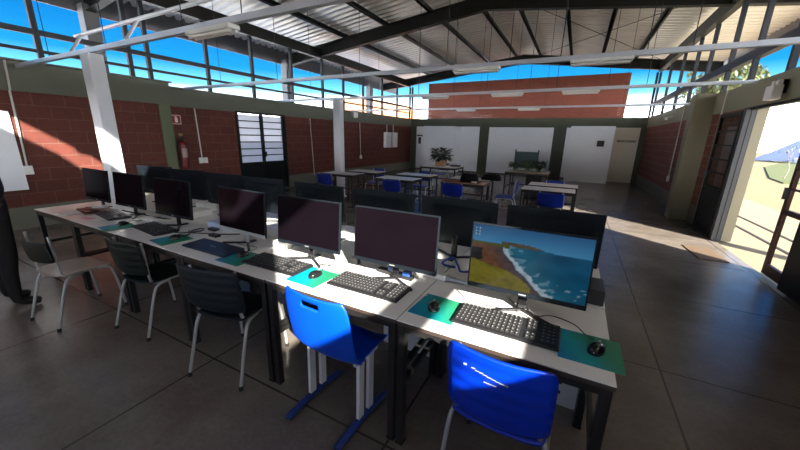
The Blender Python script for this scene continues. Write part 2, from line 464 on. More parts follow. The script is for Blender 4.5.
struct(cl.build('ceiling', M['sheet'], fixn=False, solid=.004), 'corrugated metal roof sheets seen from below', 'ceiling')
zr_ = sheet_z(RX)
struct(MB().add([(RX-.3, SK[1]+.01, zr_+.03), (RX, SK[1]+.01, zr_+.085), (RX+.3, SK[1]+.01, zr_+.03), (RX-.3, 17.5, zr_+.03), (RX, 17.5, zr_+.085), (RX+.3, 17.5, zr_+.03)], [(0,1,4,3), (1,2,5,4)]).build('trim_%d' % n_trim, M['fascia'], solid=.01), 'metal ridge cap along the roof', 'ridge cap'); n_trim += 1
# bracing rods under the right slope
mb = MB()
za = rafter_z(-.7)+.30; zb_ = rafter_z(2.2)+.30
mb.tube([(-1.9, 9.4, rafter_z(-1.9)+.32), (2.2, 15.7, rafter_z(2.2)+.32)], .008, 5).tube([(2.2, 9.4, rafter_z(2.2)+.32), (-1.9, 15.7, rafter_z(-1.9)+.32)], .008, 5)
struct(mb.build('trim_%d' % n_trim, M['steel_dark']), 'crossed bracing rods under the far right roof slope', 'bracing'); n_trim += 1
# outer columns carrying the overhang
for y, lab in ((3.75, 'grey steel column outside the left clerestory, nearest'), (9.1, 'grey steel column outside the left clerestory, middle'), (14.4, 'grey steel column outside the left clerestory, farthest')):
    mb = MB().box((OL+.05, y-.13, -.1), (OL+.30, y+.13, sheet_z(OL)-.3))
    struct(mb.build('trim_%d' % n_trim, M['fascia'], bev=.01), lab, 'column'); n_trim += 1
mb = MB().box((OR_-.3, 5.9, -.1), (OR_-.1, 6.1, sheet_z(OR_)-.3))
struct(mb.build('trim_%d' % n_trim, M['fascia'], bev=.01), 'steel column outside the right clerestory', 'column'); n_trim += 1

struct(MB().box((XR+.02, YF, ZT), (XR+.22, -2.14, 4.3)).build('trim_%d' % n_trim, M['beam']), 'unseen solid panel added to block sun at the near end of the right clerestory', 'panel'); n_trim += 1  # added sun stop out of view, limits light on the near floor
struct(MB().box((3.30, -4.2, -.1), (3.52, -2.15, 3.66)).build('wall_outside', M['offwhite']), 'unseen wall added outside to block low sun, behind the camera', 'wall')  # added blocker keeping low sun off the floor by the chairs
struct(MB().box((3.30, 1.5, -.1), (3.52, 4.80, 3.0)).build('wall_outside', M['offwhite']), 'unseen wall added beyond the right wall to shade the near door leaf', 'wall')  # added blocker giving the door light band its near edge
# ------------------------------------------------------------------ clerestory windows
def clerestory(name, x, ys, y0, y1, rails, lab, off):
    root = struct(thing(name, lab, 'window'))
    zt = rafter_z(x)-.04
    for y in ys:
        MB().box((x-.035+off, y-.036, ZT), (x+.035+off, y+.036, zt)).build('mullion', M['mullion'], root)
    for z, h, w in rails:
        MB().box((x-w/2+off, y0, z-h/2), (x+w/2+off, y1, z+h/2)).build('rail', M['mullion'] , root)
    MB().box((x-.003+off, y0, ZT), (x+.003+off, y1, zt)).build('pane', M['glass'], root)
    return root
clerestory('window_1', XL, [-2.1, -.9, .3, 1.35, 2.45, 3.72, 4.05, 5.3, 6.55, 7.95, 9.35, 10.5, 11.8, 13.3, 14.7, 16.1], YF, YB, [(3.1, .085, .06), (2.82, .05, .04)], 'long clerestory window with dark mullions over the left wall', -.05)
clerestory('window_2', XR, [4.2, 5.4, 6.6, 7.8, 8.95, 10.3, 11.4, 12.8, 14.4, 16.1], -2.1, YB, [(3.02, .14, .10)], 'long clerestory window with dark mullions over the right wall', .06)
root = struct(thing('window_3', 'wide gable window over the end wall', 'window'))
xs = [XL+.05, RX, XR-.05]
for x in (XL+.02, XR-.02):
    MB().box((x-.035, YB-.0, ZT), (x+.035, YB+.07, rafter_z(x)-.02)).build('mullion', M['mullion'], root)
vs = [(XL, YB+.03, ZT), (XR, YB+.03, ZT), (XR, YB+.03, rafter_z(XR)), (RX, YB+.03, rafter_z(RX)), (XL, YB+.03, rafter_z(XL))]
vs2 = [(a, b+.006, c) for a, b, c in vs]
MB().add(vs+vs2, [(4,3,2,1,0), (5,6,7,8,9)]+[(i, (i+1)%5, 5+(i+1)%5, 5+i) for i in range(5)]).build('pane', M['glass'], root)

# ------------------------------------------------------------------ left door (double, frosted panes above, steel below)
root = struct(thing('door_1', 'double steel door in the left wall with bright frosted panes above', 'door'))
x = XL-.05
MB().box((x-.06, DL[0], 0), (x+.08, DL[0]+.05, 2.165)).box((x-.06, DL[1]-.05, 0), (x+.08, DL[1], 2.165)).box((x-.06, DL[0]+.05, 2.12), (x+.08, DL[1]-.05, 2.165)).build('frame', M['steel_frame'], root)
ym = (DL[0]+DL[1])/2
for a, b in ((DL[0]+.055, ym-.005), (ym+.005, DL[1]-.055)):
    lf = MB().box((x-.02, a, .02), (x+.02, b, .84)).box((x-.02, a, .84), (x+.02, a+.05, 2.115)).box((x-.02, b-.05, .84), (x+.02, b, 2.115)).build('leaf', M['steel_dark'], root)
    for k in range(1, 7):
        z = .84+1.275*k/7
        MB().box((x-.015, a+.05, z-.014), (x+.015, b-.05, z+.014)).build('glazing_bar', M['steel_dark'], lf)
    MB().box((x-.004, a+.05, .84), (x+.004, b-.05, 2.1)).build('pane', M['frost'], lf)
    MB().box((x+.02, (b if a < ym-.2 else a)-.03 + (0 if a < ym-.2 else .03), .98), (x+.07, (b if a < ym-.2 else a)+(0 if a < ym-.2 else .06), 1.12)).build('handle', M['steel_dark'], lf)

# ------------------------------------------------------------------ right doorway
root = struct(thing('door_2', 'grey metal door frame of the bright open doorway', 'door frame'))
MB().box((XR-.035, 7.31, 0), (XR+.02, 7.41, 2.165)).build('jamb', M['steel_jamb'], root)
MB().box((XR+.035, 7.325, 0), (XR+.085, 7.35, 2.165)).build('jamb', M['steel_jamb'], root)
MB().box((XR+.02, 7.335, 0), (XR+.035, 7.35, 2.165)).box((XR+.085, 7.335, 0), (XR+.10, 7.35, 2.165)).build('seal', M['black'], root)
MB().box((XR+.0, DR[0], 2.13), (XR+.08, DR[1], 2.165)).build('head', M['steel_frame'], root)
MB().box((XR+.10, 7.335, 0), (XR+.23, 7.35, 2.165)).build('reveal', mat('cream_reveal', (.30, .27, .18), .6), root)
def glazed_leaf(name, lab, y0, y1, xx, zpan, rows, lower_glass, upper_mat, cat='door'):
    root = struct(thing(name, lab, cat))
    fm = M['brownframe'] if lower_glass else M['steel_dark']
    mb = MB().box((xx-.02, y0, .03), (xx+.02, y0+.06, 2.13)).box((xx-.02, y1-.06, .03), (xx+.02, y1, 2.13)).box((xx-.02, y0+.06, 2.07), (xx+.02, y1-.06, 2.13))
    mb.box((xx-.02, y0+.06, zpan-.06), (xx+.02, y1-.06, zpan))
    mb.box((xx-.02, y0+.06, .03), (xx+.02, y1-.06, .16))
    mb.build('leaf_frame', fm, root)
    for k in range(1, rows):
        z = zpan+(2.07-zpan)*k/rows
        MB().box((xx-.015, y0+.06, z-.012), (xx+.015, y1-.06, z+.012)).build('glazing_bar', fm, root)
    MB().box((xx-.003, y0+.06, zpan), (xx+.003, y1-.06, 2.07)).build('pane', upper_mat, root)
    if lower_glass: MB().box((xx-.003, y0+.06, .16), (xx+.003, y1-.06, zpan-.06)).build('pane', upper_mat, root)
    else: MB().box((xx-.012, y0+.06, .16), (xx+.012, y1-.06, zpan-.06)).build('panel', M['steel_dark'], root)
    MB().box((xx-.06, y1-.055 if not lower_glass else y1-.05, .98), (xx-.02, y1-.02 if not lower_glass else y1-.02, 1.12)).build('handle', M['steel_jamb'], root)
    return root
glazed_leaf('door_3', 'dark door leaf folded open against the right wall, five rows of panes', 7.42, 8.37, XR-.025, .86, 5, False, M['tintglass'])
glazed_leaf('door_4', 'closed glazed door leaf at the near side of the doorway', 5.04, 5.64, XR+.03, .86, 5, True, M['glass'])
root = struct(thing('door_5', 'black steel door leaf folded flat on the right wall near the camera', 'door'))
MB().box((XR-.07, 4.10, .03), (XR-.03, 5.04, 2.13), bev=.004).build('leaf', M['steel_dark'], root)
MB().box((XR-.10, 4.2, .98), (XR-.07, 4.24, 1.12)).build('handle', M['tray'], root)

# ------------------------------------------------------------------ outside
def ground(name, pts, z, m, lab, cat='ground'):
    n = len(pts)
    vs = [(x, y, z) for x, y in pts]+[(x, y, z-.05) for x, y in pts]
    o = MB().add(vs, [tuple(range(n)), tuple(range(2*n-1, n-1, -1))]+[(i, n+i, n+(i+1)%n, (i+1)%n) for i in range(n)]).build(name, m)
    return struct(o, lab, cat)
ground('ground', [(-60,-60),(90,-60),(90,120),(-60,120)], -.16, M['drygrass'], 'wide dry yellow lawn around the building')
ground('pavement', [(XR+.02,-8),(4.85,-8),(4.85,40),(XR+.02,40)], -.02, M['pave'], 'sunlit pale concrete walkway outside the doorway', 'pavement')
ground('pavement', [(-48,-12),(XL-.2,-12),(XL-.2,44),(-48,44)], -.03, M['bounce_conc'], 'unseen pale ground added outside the left wall to bounce light', 'pavement')  # this and the next two grounds are added as light reflectors
ground('pavement', [(XR+.02,-22),(30,-22),(30,3.0),(XR+.02,3.0)], -.012, M['bounce_conc'], 'unseen pale ground added behind the camera on the right to bounce light', 'pavement')
ground('pavement', [(XL-.2,YB+3.6),(XR,YB+3.6),(XR,45),(XL-.2,45)], -.03, M['bounce_conc'], 'unseen pale ground added behind the tall red brick wall to bounce light', 'pavement')
ground('lawn', [(9.0,22.5),(30,24),(45,60),(19.0,49),(14.0,38.5),(9.6,25.5)], -.10, M['greengrass'], 'patch of greener grass beyond the walkway', 'lawn')
tag(MB().box((3.1, 5.0, -.02), (3.16, 11.5, -.012)).box((3.55, 5.0, -.02), (3.61, 11.5, -.012)).build('drain_channel', M['rubber']), 'narrow dark slot drain across the pale walkway outside the door', 'drain')
# brick volume behind the gable
struct(MB().box((-7.4, YB+1.0, -.1), (1.55, YB+3.5, 4.36)).build('wall_outside', M['brick_out']), 'tall red brick wall seen through the gable window', 'wall')
# buildings
o = thing('building', 'orange rendered building seen through the left clerestory', 'building', (-20, 30, 0))
MB().box((1.5, -6.6, -.1), (4, 5, 4.6)).build('wall', M['orange'], o)
MB().box((1.4, -6.7, 4.6), (4.1, 5.1, 4.75)).build('roof_edge', M['offwhite'], o)
o = thing('building', 'low building with a wide blue grey hipped roof beyond the lawn', 'building', (24, 50, -.1))
MB().box((-4, -4, 0), (9, 4, .5)).build('wall', M['offwhite'], o)
MB().add([(-6.2,2.5,.1),(1,-8,.3),(12,-4,.4),(6,8,.3),(1.5,-1.2,6.2),(4,.5,6.2)], [(0,1,4),(1,2,5,4),(2,3,5),(3,0,4,5),(3,2,1,0)]).build('roof', M['bluemetal'], o)

def tree(name, lab, loc, h, cr, cz, nleaf, lm, trunk_r=.14, seed=1, group=None, flat=1., ls=.22):
    rnd = random.Random(seed)
    root = thing(name, lab, 'tree', loc, 0, group)
    mb = MB(); mb.tube(smooth_path([(0,0,0),(.1,.05,h*.3),(-.05,.1,h*.6),(.05,0,h*.85)]), [trunk_r*(1-.7*i/18) for i in range(19)], 8)
    tips = []
    for k in range(9):
        a = k*2.4; z0 = h*(.35+.06*k); r = cr*(.5+.4*rnd.random())
        e = (r*math.cos(a), r*math.sin(a), cz+flat*cr*(.8*rnd.random()-.3)); tips.append(e)
        mb.tube(smooth_path([(0,.05,z0), (e[0]*.5,e[1]*.5,(z0+e[2])/2+.2), e]), [trunk_r*.45*(1-.8*i/12) for i in range(13)], 5)
    mb.build('trunk', M['bark'], root, smooth=True)
    if nleaf:
        lb = MB()
        for i in range(nleaf):
            while 1:
                p = Vector((rnd.uniform(-1,1), rnd.uniform(-1,1), rnd.uniform(-1,1)))
                if p.length < 1 and mnoise.noise(p*2.2+Vector((seed,0,0))) > -.12: break
            p = Vector((p.x*cr, p.y*cr, cz+p.z*cr*flat))
            s = ls*(.6+rnd.random()); T = Matrix.Translation(p) @ Matrix.Rotation(rnd.random()*6.3, 4, 'Z') @ Matrix.Rotation(rnd.random()*2.5-1.2, 4, 'X')
            lb.add([(-s*.4,0,0),(0,-s,0),(s*.4,0,0),(0,s,0)], [(0,1,2,3)], T)
        lb.build('foliage', lm, root, fixn=False)
    return root
tree('garden_tree', 'leafy tree seen over the right wall through the clerestory, nearer', (8.9, 34.5, -.15), 6, 2.5, 6.0, 3600, M['treeleaf'], .2, 3, 'trees over the right wall', .75, .19)
tree('garden_tree', 'leafy tree over the right wall close to the door, with gaps of sky', (8.3, 28.4, -.15), 5, .9, 5.3, 240, M['treeleaf'], .16, 5, 'trees over the right wall', .8, .15)
tree('young_tree', 'small pale-stemmed sapling on the lawn seen through the doorway', (10.0, 25.1, -.1), 1.9, .5, 1.45, 30, M['treeleaf'], .018, 8, None, .6, .06)

# ------------------------------------------------------------------ back wall panels (restroom entrances)
def panel(name, lab, x0, x1, y, z1, m, d=.05, z0=0., cat='panel'):
    o = MB().box((x0, y-d, z0), (x1, y, z1), bev=.006).build(name, m)
    return tag(o, lab, cat)
WG = 'white panels on the end wall'
panel('wall_panel', 'plain white panel at the middle of the olive end wall', -3.78, -1.0, YB, 2.15, M['whitepanel'], .04, .05, 'wall panel')
panel('wall_panel', 'white panel mostly behind the left privacy screen', -7.55, -4.24, YB, 2.17, M['whitepanel'], .04, .05, 'wall panel')
panel('wall_panel', 'narrow pale panel behind the right privacy screen', -.50, .9, YB, 2.15, M['whitepanel'], .03, .05, 'wall panel')
o = thing('restroom_door', 'cream door panel lettered MASCULINO at the right of the end wall', 'door', (1.5, YB-.004, 0))
MB().box((-.58, -.05, .004), (.60, -.0, 2.16), bev=.005).build('door_leaf', M['creampanel'], o)
def text(name, s, size, m, parent, loc, rot, ext=.002):
    cu = bpy.data.curves.new(name, 'FONT'); cu.body = s; cu.size = size; cu.align_x = 'CENTER'; cu.align_y = 'CENTER'; cu.extrude = ext; cu.offset = .004
    tmp = bpy.data.objects.new(name, cu)
    dg = bpy.context.evaluated_depsgraph_get()
    COL.objects.link(tmp); dg.update()
    me = bpy.data.meshes.new_from_object(tmp.evaluated_get(bpy.context.evaluated_depsgraph_get()))
    COL.objects.unlink(tmp); bpy.data.objects.remove(tmp)
    me.materials.clear(); me.materials.append(m)
    ob = bpy.data.objects.new(name, me); COL.objects.link(ob)
    if parent: ob.parent = parent
    ob.location = loc; ob.rotation_euler = rot
    return ob
text('lettering', 'MASCULINO', .115, M['ink'], o, (.21, -.053, 1.64), (PI/2, 0, 0))
o = thing('privacy_screen', 'tall white privacy screen with a black square sign, right of the end wall', 'partition', (.44, 15.30, 0))
MB().box((-.76, -.10, 0), (.75, .0, 2.18), bev=.015).build('screen_wall', M['whitepanel'], o)
MB().box((.66, 0.0, 0), (.75, .83, 2.15)).build('return_wall', M['whitepanel'], o)
s_ = MB().box((.22, -.106, 1.42), (.46, -.10, 1.64)).build('sign', M['ink'], o)
o = thing('privacy_screen', 'tall white privacy screen behind the potted plant, left of the end wall', 'partition', (-5.95, 15.45, 0))
MB().box((-.86, -.10, 0), (.80, .0, 2.16), bev=.015).build('screen_wall', M['whitepanel'], o)
MB().box((.69, 0.0, 0), (.80, .68, 2.14)).build('return_wall', M['whitepanel'], o)
o = tag(MB().box((-7.42, YB-.052, 1.30), (-7.28, YB-.04, 1.62)).box((-7.5, YB-.052, 1.68), (-7.2, YB-.04, 1.74)).build('restroom_sign', M['ink']), 'small dark sign on the white panel at far left of the end wall', 'sign')

# ------------------------------------------------------------------ cable trays, lamps, poles
def fixture(label, x, y, group='lamps under the cable trays'):
    o = thing('batten_lamp', label, 'lamp', (x, y, 2.47), 0, group)
    MB().box((-.31, -.06, .0), (.31, .06, .04), bev=.008).build('housing', M['lampwhite'], o)
    for s in (-.03, .03):
        MB().tube([(-.29, s, -.012), (.29, s, -.012)], .013, 8).build('fluorescent_tube', M['tubeglass'], o)
    return o
TR = [(2.12, 'first'), (4.65, 'second'), (7.28, 'third'), (10.8, 'fourth')]
fix = {2.12: [-3.06], 4.65: [-1.33, .10], 7.28: [-2.97, -1.41, -.09], 10.8: [-3.32, -1.42]}
wd = {1: ['the only one'], 2: ['left of two', 'right of two'], 3: ['leftmost of three', 'middle of three', 'rightmost of three']}
for y, w in TR:
    x1 = XR-.01 if y > 3 else 1.0
    o = thing('cable_tray', 'long pale metal cable tray crossing the room, %s from the camera' % ('nearest' if w == 'first' else w), 'cable tray', (0, y, ZT), 0, 'cable trays across the room')
    MB().box((XL+.05, -.025, -.04), (x1, .025, .0)).box((XL+.05, -.025, .0), (x1, -.020, .012)).box((XL+.05, .020, .0), (x1, .025, .012)).build('tray', M['tray'], o)
    rods = sorted({-6.6, -5.0, .9, *[fx+sg*.42 for fx in fix[y] for sg in (-1, 1)]})
    for rx in rods:
        if rx < x1: MB().tube([(rx, 0, 0), (rx, 0, sheet_z(rx)-ZT-.01)], .005, 5).build('suspension_rod', M['steel_dark'], o)
    for i, fx in enumerate(fix[y]):
        fixture('small white batten lamp under the %s cable tray, %s' % ('nearest' if w == 'first' else w, wd[len(fix[y])][i]), fx, y)
o = thing('conduit_rail', 'thin white conduit running just above the nearest cable tray', 'conduit', (0, 2.30, 2.82))
MB().tube([(-6.2, 0, 0), (-1.5, -.04, 0)], .022, 8).build('conduit', M['tray'], o)
for x in (-6.0, -4.6):
    MB().tube([(x, 0, 0), (x, -.17, -.27)], .018, 8).build('post', M['tray'], o)
for x, y, lab in ((-5.42, 2.13, 'thick white service pole beside the left wall, nearest'), (-5.55, 7.10, 'white service pole standing at the far school tables')):
    o = thing('service_pole', lab, 'pole', (x, y, 0))
    MB().box((-.11, -.08, 0), (.11, .08, 2.50), bev=.012).build('shaft', M['pole'], o)
    MB().box((-.14, -.11, 0), (.14, .11, .02), bev=.004).build('base_plate', M['pole'], o)

# ------------------------------------------------------------------ things on the walls
def wall_conduit(label, x, y, z0, z1, y2=None, box=None, nrm=1):
    o = thing('wall_conduit', label, 'conduit', (x, y, z0))
    MB().tube([(nrm*.016, 0, 0), (nrm*.016, (y2 or y)-y, z1-z0)], .014, 8).build('pipe', M['conduit'], o)
    if box: MB().box((0 if nrm > 0 else -.045, -.055, -.14), (.045 if nrm > 0 else 0, .055, .0), bev=.006).build('socket_box', M['plastic_white'], o)
    return o
wall_conduit('pale conduit with a socket box on the near left wall by the whiteboard', XL, 1.95, 1.02, ZB, 1.98, True)
tag(MB().tube([(XL+.045, 1.98, ZB), (XL+.045, 2.0, ZT+.05)], .014, 8).build('wall_conduit', M['conduit']), 'short pale conduit on the beam above the whiteboard', 'conduit')
wall_conduit('thin pale conduit between the fire extinguisher and the steel door', XL, 4.85, 1.0, ZB-.03, 4.82, None)
tag(MB().box((XL, 4.77, .90), (XL+.04, 4.86, 1.03), bev=.006).box((XL, 4.88, .90), (XL+.04, 4.97, 1.03), bev=.006).build('light_switch', M['plastic_white']), 'pair of white wall switches on the red wall left of the steel door', 'switch')
wall_conduit('thin pale cable on the red wall right of the steel door', XL, 8.68, .28, ZB-.03, 8.59, None)
wall_conduit('thin pale conduit on the red wall behind the far white pole', XL, 11.5, .85, ZB-.03, 11.45, True)
for y0, lab in ((13.35, 'white electrical panel box on the far left wall, nearer of two'), (13.95, 'white electrical panel box on the far left wall, farther of two')):
    o = thing('electrical_box', lab, 'electrical box', (XL+.008, y0, 1.13), 0, 'electrical boxes on the left wall')
    MB().box((0, 0, 0), (.14, .5, .68), bev=.01).build('box_body', M['plastic_white'], o)
    MB().box((.14, .03, .03), (.15, .47, .65)).build('cover', M['plastic_white'], o)
    MB().tube([(.03, .25, .68), (.03, .25, ZB-1.15)], .025, 8).build('conduit', M['tray'], o)
o = thing('emergency_light', 'small white emergency light on the beam above the far left wall', 'lamp', (XL+.015, 11.05, 2.30))
MB().box((0, -.15, 0), (.10, .15, .2), bev=.01).build('housing', M['plastic_white'], o)
MB().box((.10, -.12, .03), (.106, .12, .17)).build('lens', M['tubeglass'], o)
o = thing('floodlight', 'small white floodlight on the beam above the bright doorway', 'lamp', (XR-.015, 6.35, 2.18))
MB().box((-.16, -.11, 0), (-.06, .11, .18), bev=.012).build('housing', M['plastic_white'], o)
MB().box((-.06, -.03, .08), (.0, .03, .25)).build('bracket', M['steel_dark'], o)
for sg in (-.06, .06): MB().box((-.12, sg-.03, .178), (-.07, sg+.03, .24), bev=.008).build('lamp_head', M['plastic_white'], o)
wall_conduit('pale conduit on the right wall beside the folded door leaf', XR, 8.44, .03, ZT, 8.44, None, -1)
wall_conduit('thin pale conduit on the far right wall behind the olive pilaster', XR, 11.2, .75, ZT, 11.2, True, -1)
o = thing('camera_bracket', 'tiny white fitting on the beam of the far right wall', 'fitting', (XR-.015, 12.3, 2.34))
MB().tube([(0, 0, 0), (-.12, 0, -.02)], .012, 8).build('arm', M['plastic_white'], o)
MB().cbox((-.15, 0, -.05), (.09, .09, .09), bev=.015).build('head', M['plastic_white'], o)
# whiteboard
o = thing('whiteboard', 'white board on the near left wall behind the standing person', 'whiteboard', (XL+.008, 0, 0))
MB().box((0, .35, .64), (.025, 1.90, 1.86)).build('board', M['whitepanel'], o)
# fire extinguisher and its sign
o = thing('fire_extinguisher', 'red fire extinguisher hanging on the left wall beside the green pilaster', 'fire extinguisher', (XL+.12, 4.39, .84))
MB().lathe([(.02,0),(.075,.005),(.08,.03),(.08,.48),(.06,.55),(.025,.58)], 20).build('cylinder', M['red'], o, smooth=True)
MB().lathe([(.022,.575),(.022,.63),(.03,.635),(.03,.66)], 12).build('valve', M['steel_dark'], o)
MB().bar((0,-.02,.66), (0,.10,.70), .02, .015).bar((0,-.02,.64), (0,.09,.63), .02, .015).build('lever', M['steel_dark'], o)
MB().tube(smooth_path([(0,-.03,.62),(.02,-.11,.52),(.03,-.10,.25),(.03,-.095,.08)]), .012, 8).build('hose', M['rubber'], o, smooth=True)
MB().grid(lambda u, v: (.0815*math.cos(-.9+1.8*u), .0815*math.sin(-.9+1.8*u), .22+.2*v), 10, 2).build('label_plate', M['label_dim'], o)
MB().box((-.12, -.03, .5), (-.075, .03, .56)).build('wall_hook', M['steel_dark'], o)
o = thing('extinguisher_sign', 'square red and white sign above the fire extinguisher', 'sign', (XL, 4.39, 1.87))
MB().box((0, -.11, -.11), (.006, .11, .11)).build('plate', M['signred'], o)
MB().box((.006, -.095, -.095), (.007, .095, .095)).box((.0072, -.09, -.09), (.0074, -.09, -.09)).build('border', M['papers'], o)
MB().box((.007, -.085, -.085), (.008, .085, .085)).build('field', M['signred'], o)
MB().box((.008, -.03, -.06), (.009, .03, .03)).box((.008, -.015, .03), (.009, .015, .055)).box((.008, -.04, .05), (.009, .02, .065)).build('pictogram', M['papers'], o)
o = tag(MB().box((XL, 4.40, 1.52), (XL+.006, 4.48, 1.58)).build('wall_label', M['yellow']), 'tiny yellow label on the wall above the fire extinguisher', 'label')

# ------------------------------------------------------------------ desks
def make_desk(name, label, W, D, H, top, leg, rail_z=.36, footcap=True, lw=.04, edge=True):
    o = thing(name, label, 'table')
    MB().box((0, 0, H-.006), (W, D, H), bev=.0015).build('tabletop', top, o)
    MB().box((.0, .0, H-.026), (W, D, H-.006), bev=.002).build('edge_band', M['edge'], o)
    mb = MB()
    mb.box((.01, .01, H-.062), (W-.01, .035, H-.026)).box((.01, D-.035, H-.062), (W-.01, D-.01, H-.026))
    mb.box((.01, .035, H-.062), (.035, D-.035, H-.026)).box((W-.035, .035, H-.062), (W-.01, D-.035, H-.026))
    mb.build('apron', leg, o)
    for x in (.005, W-.005-lw):
        for y in (.005, D-.005-lw):
            l = MB().box((x, y, .01), (x+lw, y+lw, H-.026), bev=.003).build('leg', leg, o)
            if footcap: MB().box((x-.002, y-.002, 0), (x+lw+.002, y+lw+.002, .02), bev=.003).build('foot_cap', M['rubber'], l)
    if rail_z:
        MB().box((.005+lw, D-.04, rail_z), (W-.005-lw, D-.015, rail_z+.03)).build('stretcher', leg, o)
        for x in (.012, W-.037):
            MB().box((x, .045, rail_z), (x+.025, D-.045, rail_z+.03)).build('side_rail', leg, o)
    return o
DW = .908
x_edges = [.25-DW*k for k in range(7)]
dlabels = ['white computer desk at the right end of the front row, holding the beach-picture monitor',
 'white sunlit computer desk second from right in the front row, holding the maroon-tinted monitor',
 'white computer desk above the slate chair, holding the fully sunlit keyboard',
 'white computer desk above the dark green chair, fourth from right in the front row',
 'white computer desk fifth from right in the front row, before the pale-seated chair',
 'white desk at the left end of the front row, littered with papers']
d0 = None
for k in range(6):
    w = DW if k < 5 else .75
    if k == 0:
        d0 = make_desk('computer_desk', dlabels[0], DW-.006, .635, .75, M['laminate'], M['desk_steel']); d0['group'] = 'computer desks in the front row'
        place(d0, (x_edges[1]+.003, 1.245, 0))
    else:
        dup(d0, dlabels[k], (x_edges[k+1]+.003 , 1.245+.004*(k % 2), 0), 0, 'computer desks in the front row')
words6 = ['at the right end', 'second from right', 'third from right', 'fourth from right', 'fifth from right', 'at the left end']
for k in range(6):
    dup(d0, 'white computer desk %s of the rear row, backing onto the front row' % words6[k], (x_edges[k], 2.525-.004*(k % 2), 0), PI, 'computer desks in the rear row')

# ------------------------------------------------------------------ monitors (origin: foot on the desk, screen faces -y)
def screen_colour(u, v):
    """coast picture on the lit screen: u left to right, v bottom to top"""
    n = mnoise.noise(Vector((u*7, v*7, 1))); n2 = mnoise.noise(Vector((u*19, v*19, 4))); n3 = mnoise.noise(Vector((u*11-v*9, v*13+u*4, 7)))
    hor = .735 - .045*u
    if v > hor:
        t = min(1, (v-hor)/(1-hor))
        c = Vector((.035, .16, .30))*(1-t) + Vector((.004, .055, .15))*t
        if .27 < u < .70 and v < hor+.055*min(1, (.70-u)/.2)+.012*n2: c = Vector((.055, .045, .028))*(1+.5*n2)
        return c
    if u < .34-.9*max(0, hor-.055-v) and v > hor-.05: return Vector((.05, .055, .012))
    # grassy slope in the lower left corner
    gv = .42 - .30*u - 1.3*max(0, u-.28)**1.6 + .03*n
    if u < .12 and v < .62: gv = max(gv, .30+.02*n2)
    if v < gv and u < .56: return Vector((.115, .10, .012))*(1+.35*n+.3*n2)
    if u < .10+.03*n2 and v > gv and v < .62: return Vector((.012, .012, .012))
    shore = .285 + .62*max(0, .64-v)**1.15 + .025*n
    dx = u-shore
    if dx < -.0:
        wet = max(0, min(1, (dx+.17)/.17))
        return (Vector((.085, .038, .018))*(1-wet)+Vector((.035, .035, .045))*wet)*(1+.35*n2)
    fw = .05+.05*max(0, .5-v)*2
    if dx < fw*(.9+.5*n3): return Vector((.27, .36, .42))*(.85+.4*n2)
    if dx < fw*3.2 and n3 > .08+1.2*(dx-fw): return Vector((.06, .15, .21))*(1+.4*n2)
    if v < .22 and n3 > .28: return Vector((.10, .17, .22))
    t = min(1, dx/.45)
    return (Vector((.012, .085, .13))*(1-t)+Vector((.002, .045, .095))*t)*(1+.3*n)

def make_monitor(label, kind, W=.56, Hh=.345, zb=.095, tilt=math.radians(4)):
    o = thing('monitor', label, 'monitor')
    T = Matrix.Translation((0, 0, zb)) @ Matrix.Rotation(-tilt, 4, 'X')
    MB().box((-W/2, 0, 0), (W/2, .018, Hh), T, bev=.004).build('housing', M['back_mon'], o)
    # bulged rear
    def rear(u, v):
        a = (u-.5)*2; b = (v-.5)*2
        d = .034*max(0, 1-abs(a)**4)*max(0, 1-abs(b)**4)
        return (a*W*.42, .017+d, Hh*.46+b*Hh*.40)
    MB().grid(rear, 14, 10, T).build('rear_cover', M['back_mon'], o, smooth=True)
    MB().box((-W/2+.002, -.003, .002), (W/2-.002, .0, .024), T).build('chin', M['back_mon'] if kind != 'silver' else M['silver'], o)
    MB().box((-.018, -.0038, .009), (.018, -.003, .016), T).build('badge', M['silver'], o)
    f = MB()
    if kind == 'lit':
        nu, nv = 110, 64
        f.grid(lambda u, v: (-W/2+.008+u*(W-.016), -.0015, .026+v*(Hh-.034)), nu, nv, T)
        s = f.build('screen', M['scr_wall'], o, fixn=False)
        ca = s.data.color_attributes.new('Col', 'FLOAT_COLOR', 'POINT')
        for j in range(nv+1):
            for i in range(nu+1):
                c = screen_colour(i/nu, j/nv); ca.data[j*(nu+1)+i].color = (max(0, c.x), max(0, c.y), max(0, c.z), 1)
        ic = MB()
        for k in range(6):
            ic.cbox((-W/2+.022+.018*(k % 2), -.002, Hh-.026-.016*(k//2)), (.005, .0006, .005), T)
        ic.build('desktop_icon_cluster', M['steel_jamb'], s)
    else:
        f.box((-W/2+.008, -.002, .026), (W/2-.008, -.0005, Hh-.008), T)
        f.build('screen', M['scr_off'], o)
    # stand
    MB().box((-.022, .035, .008), (.022, .055, zb+.13), bev=.006).build('stand_neck', M['black_gloss'] if kind != 'silver' else M['silver'], o)
    for sg in (-1, 1):
        MB().bar((0, .045, .007), (sg*.16, -.06, .007), .018, .012).build('stand_foot', M['black'], o)
    MB().bar((0, .04, .007), (0, .12, .007), .03, .012).build('stand_foot', M['black'], o)
    return o
mons = [(-.14, 1.60, 0, 'lit', 'black monitor showing a lit coastal beach picture, right end of the front row'),
 (-.885, 1.61, 0, 'off', 'black-screened monitor with maroon sheen, directly left of the beach-picture monitor'),
 (-1.56, 1.61, 0, 'off', 'dark navy-screened monitor standing over the fully sunlit keyboard'),
 (-2.24, 1.61, math.radians(-2), 'silver', 'monitor with bright silver right edge standing behind the flat navy keyboard'),
 (-3.21, 1.63, math.radians(1), 'off', 'large dark monitor above the dark green chair in the front row'),
 (-3.98, 1.63, math.radians(1), 'off', 'dark monitor directly right of the white service pole\'s foot in the photo, front row'),
 (-4.66, 1.62, 0, 'off', 'dark monitor at the left end of the front row, in front of the sunlit wall')]
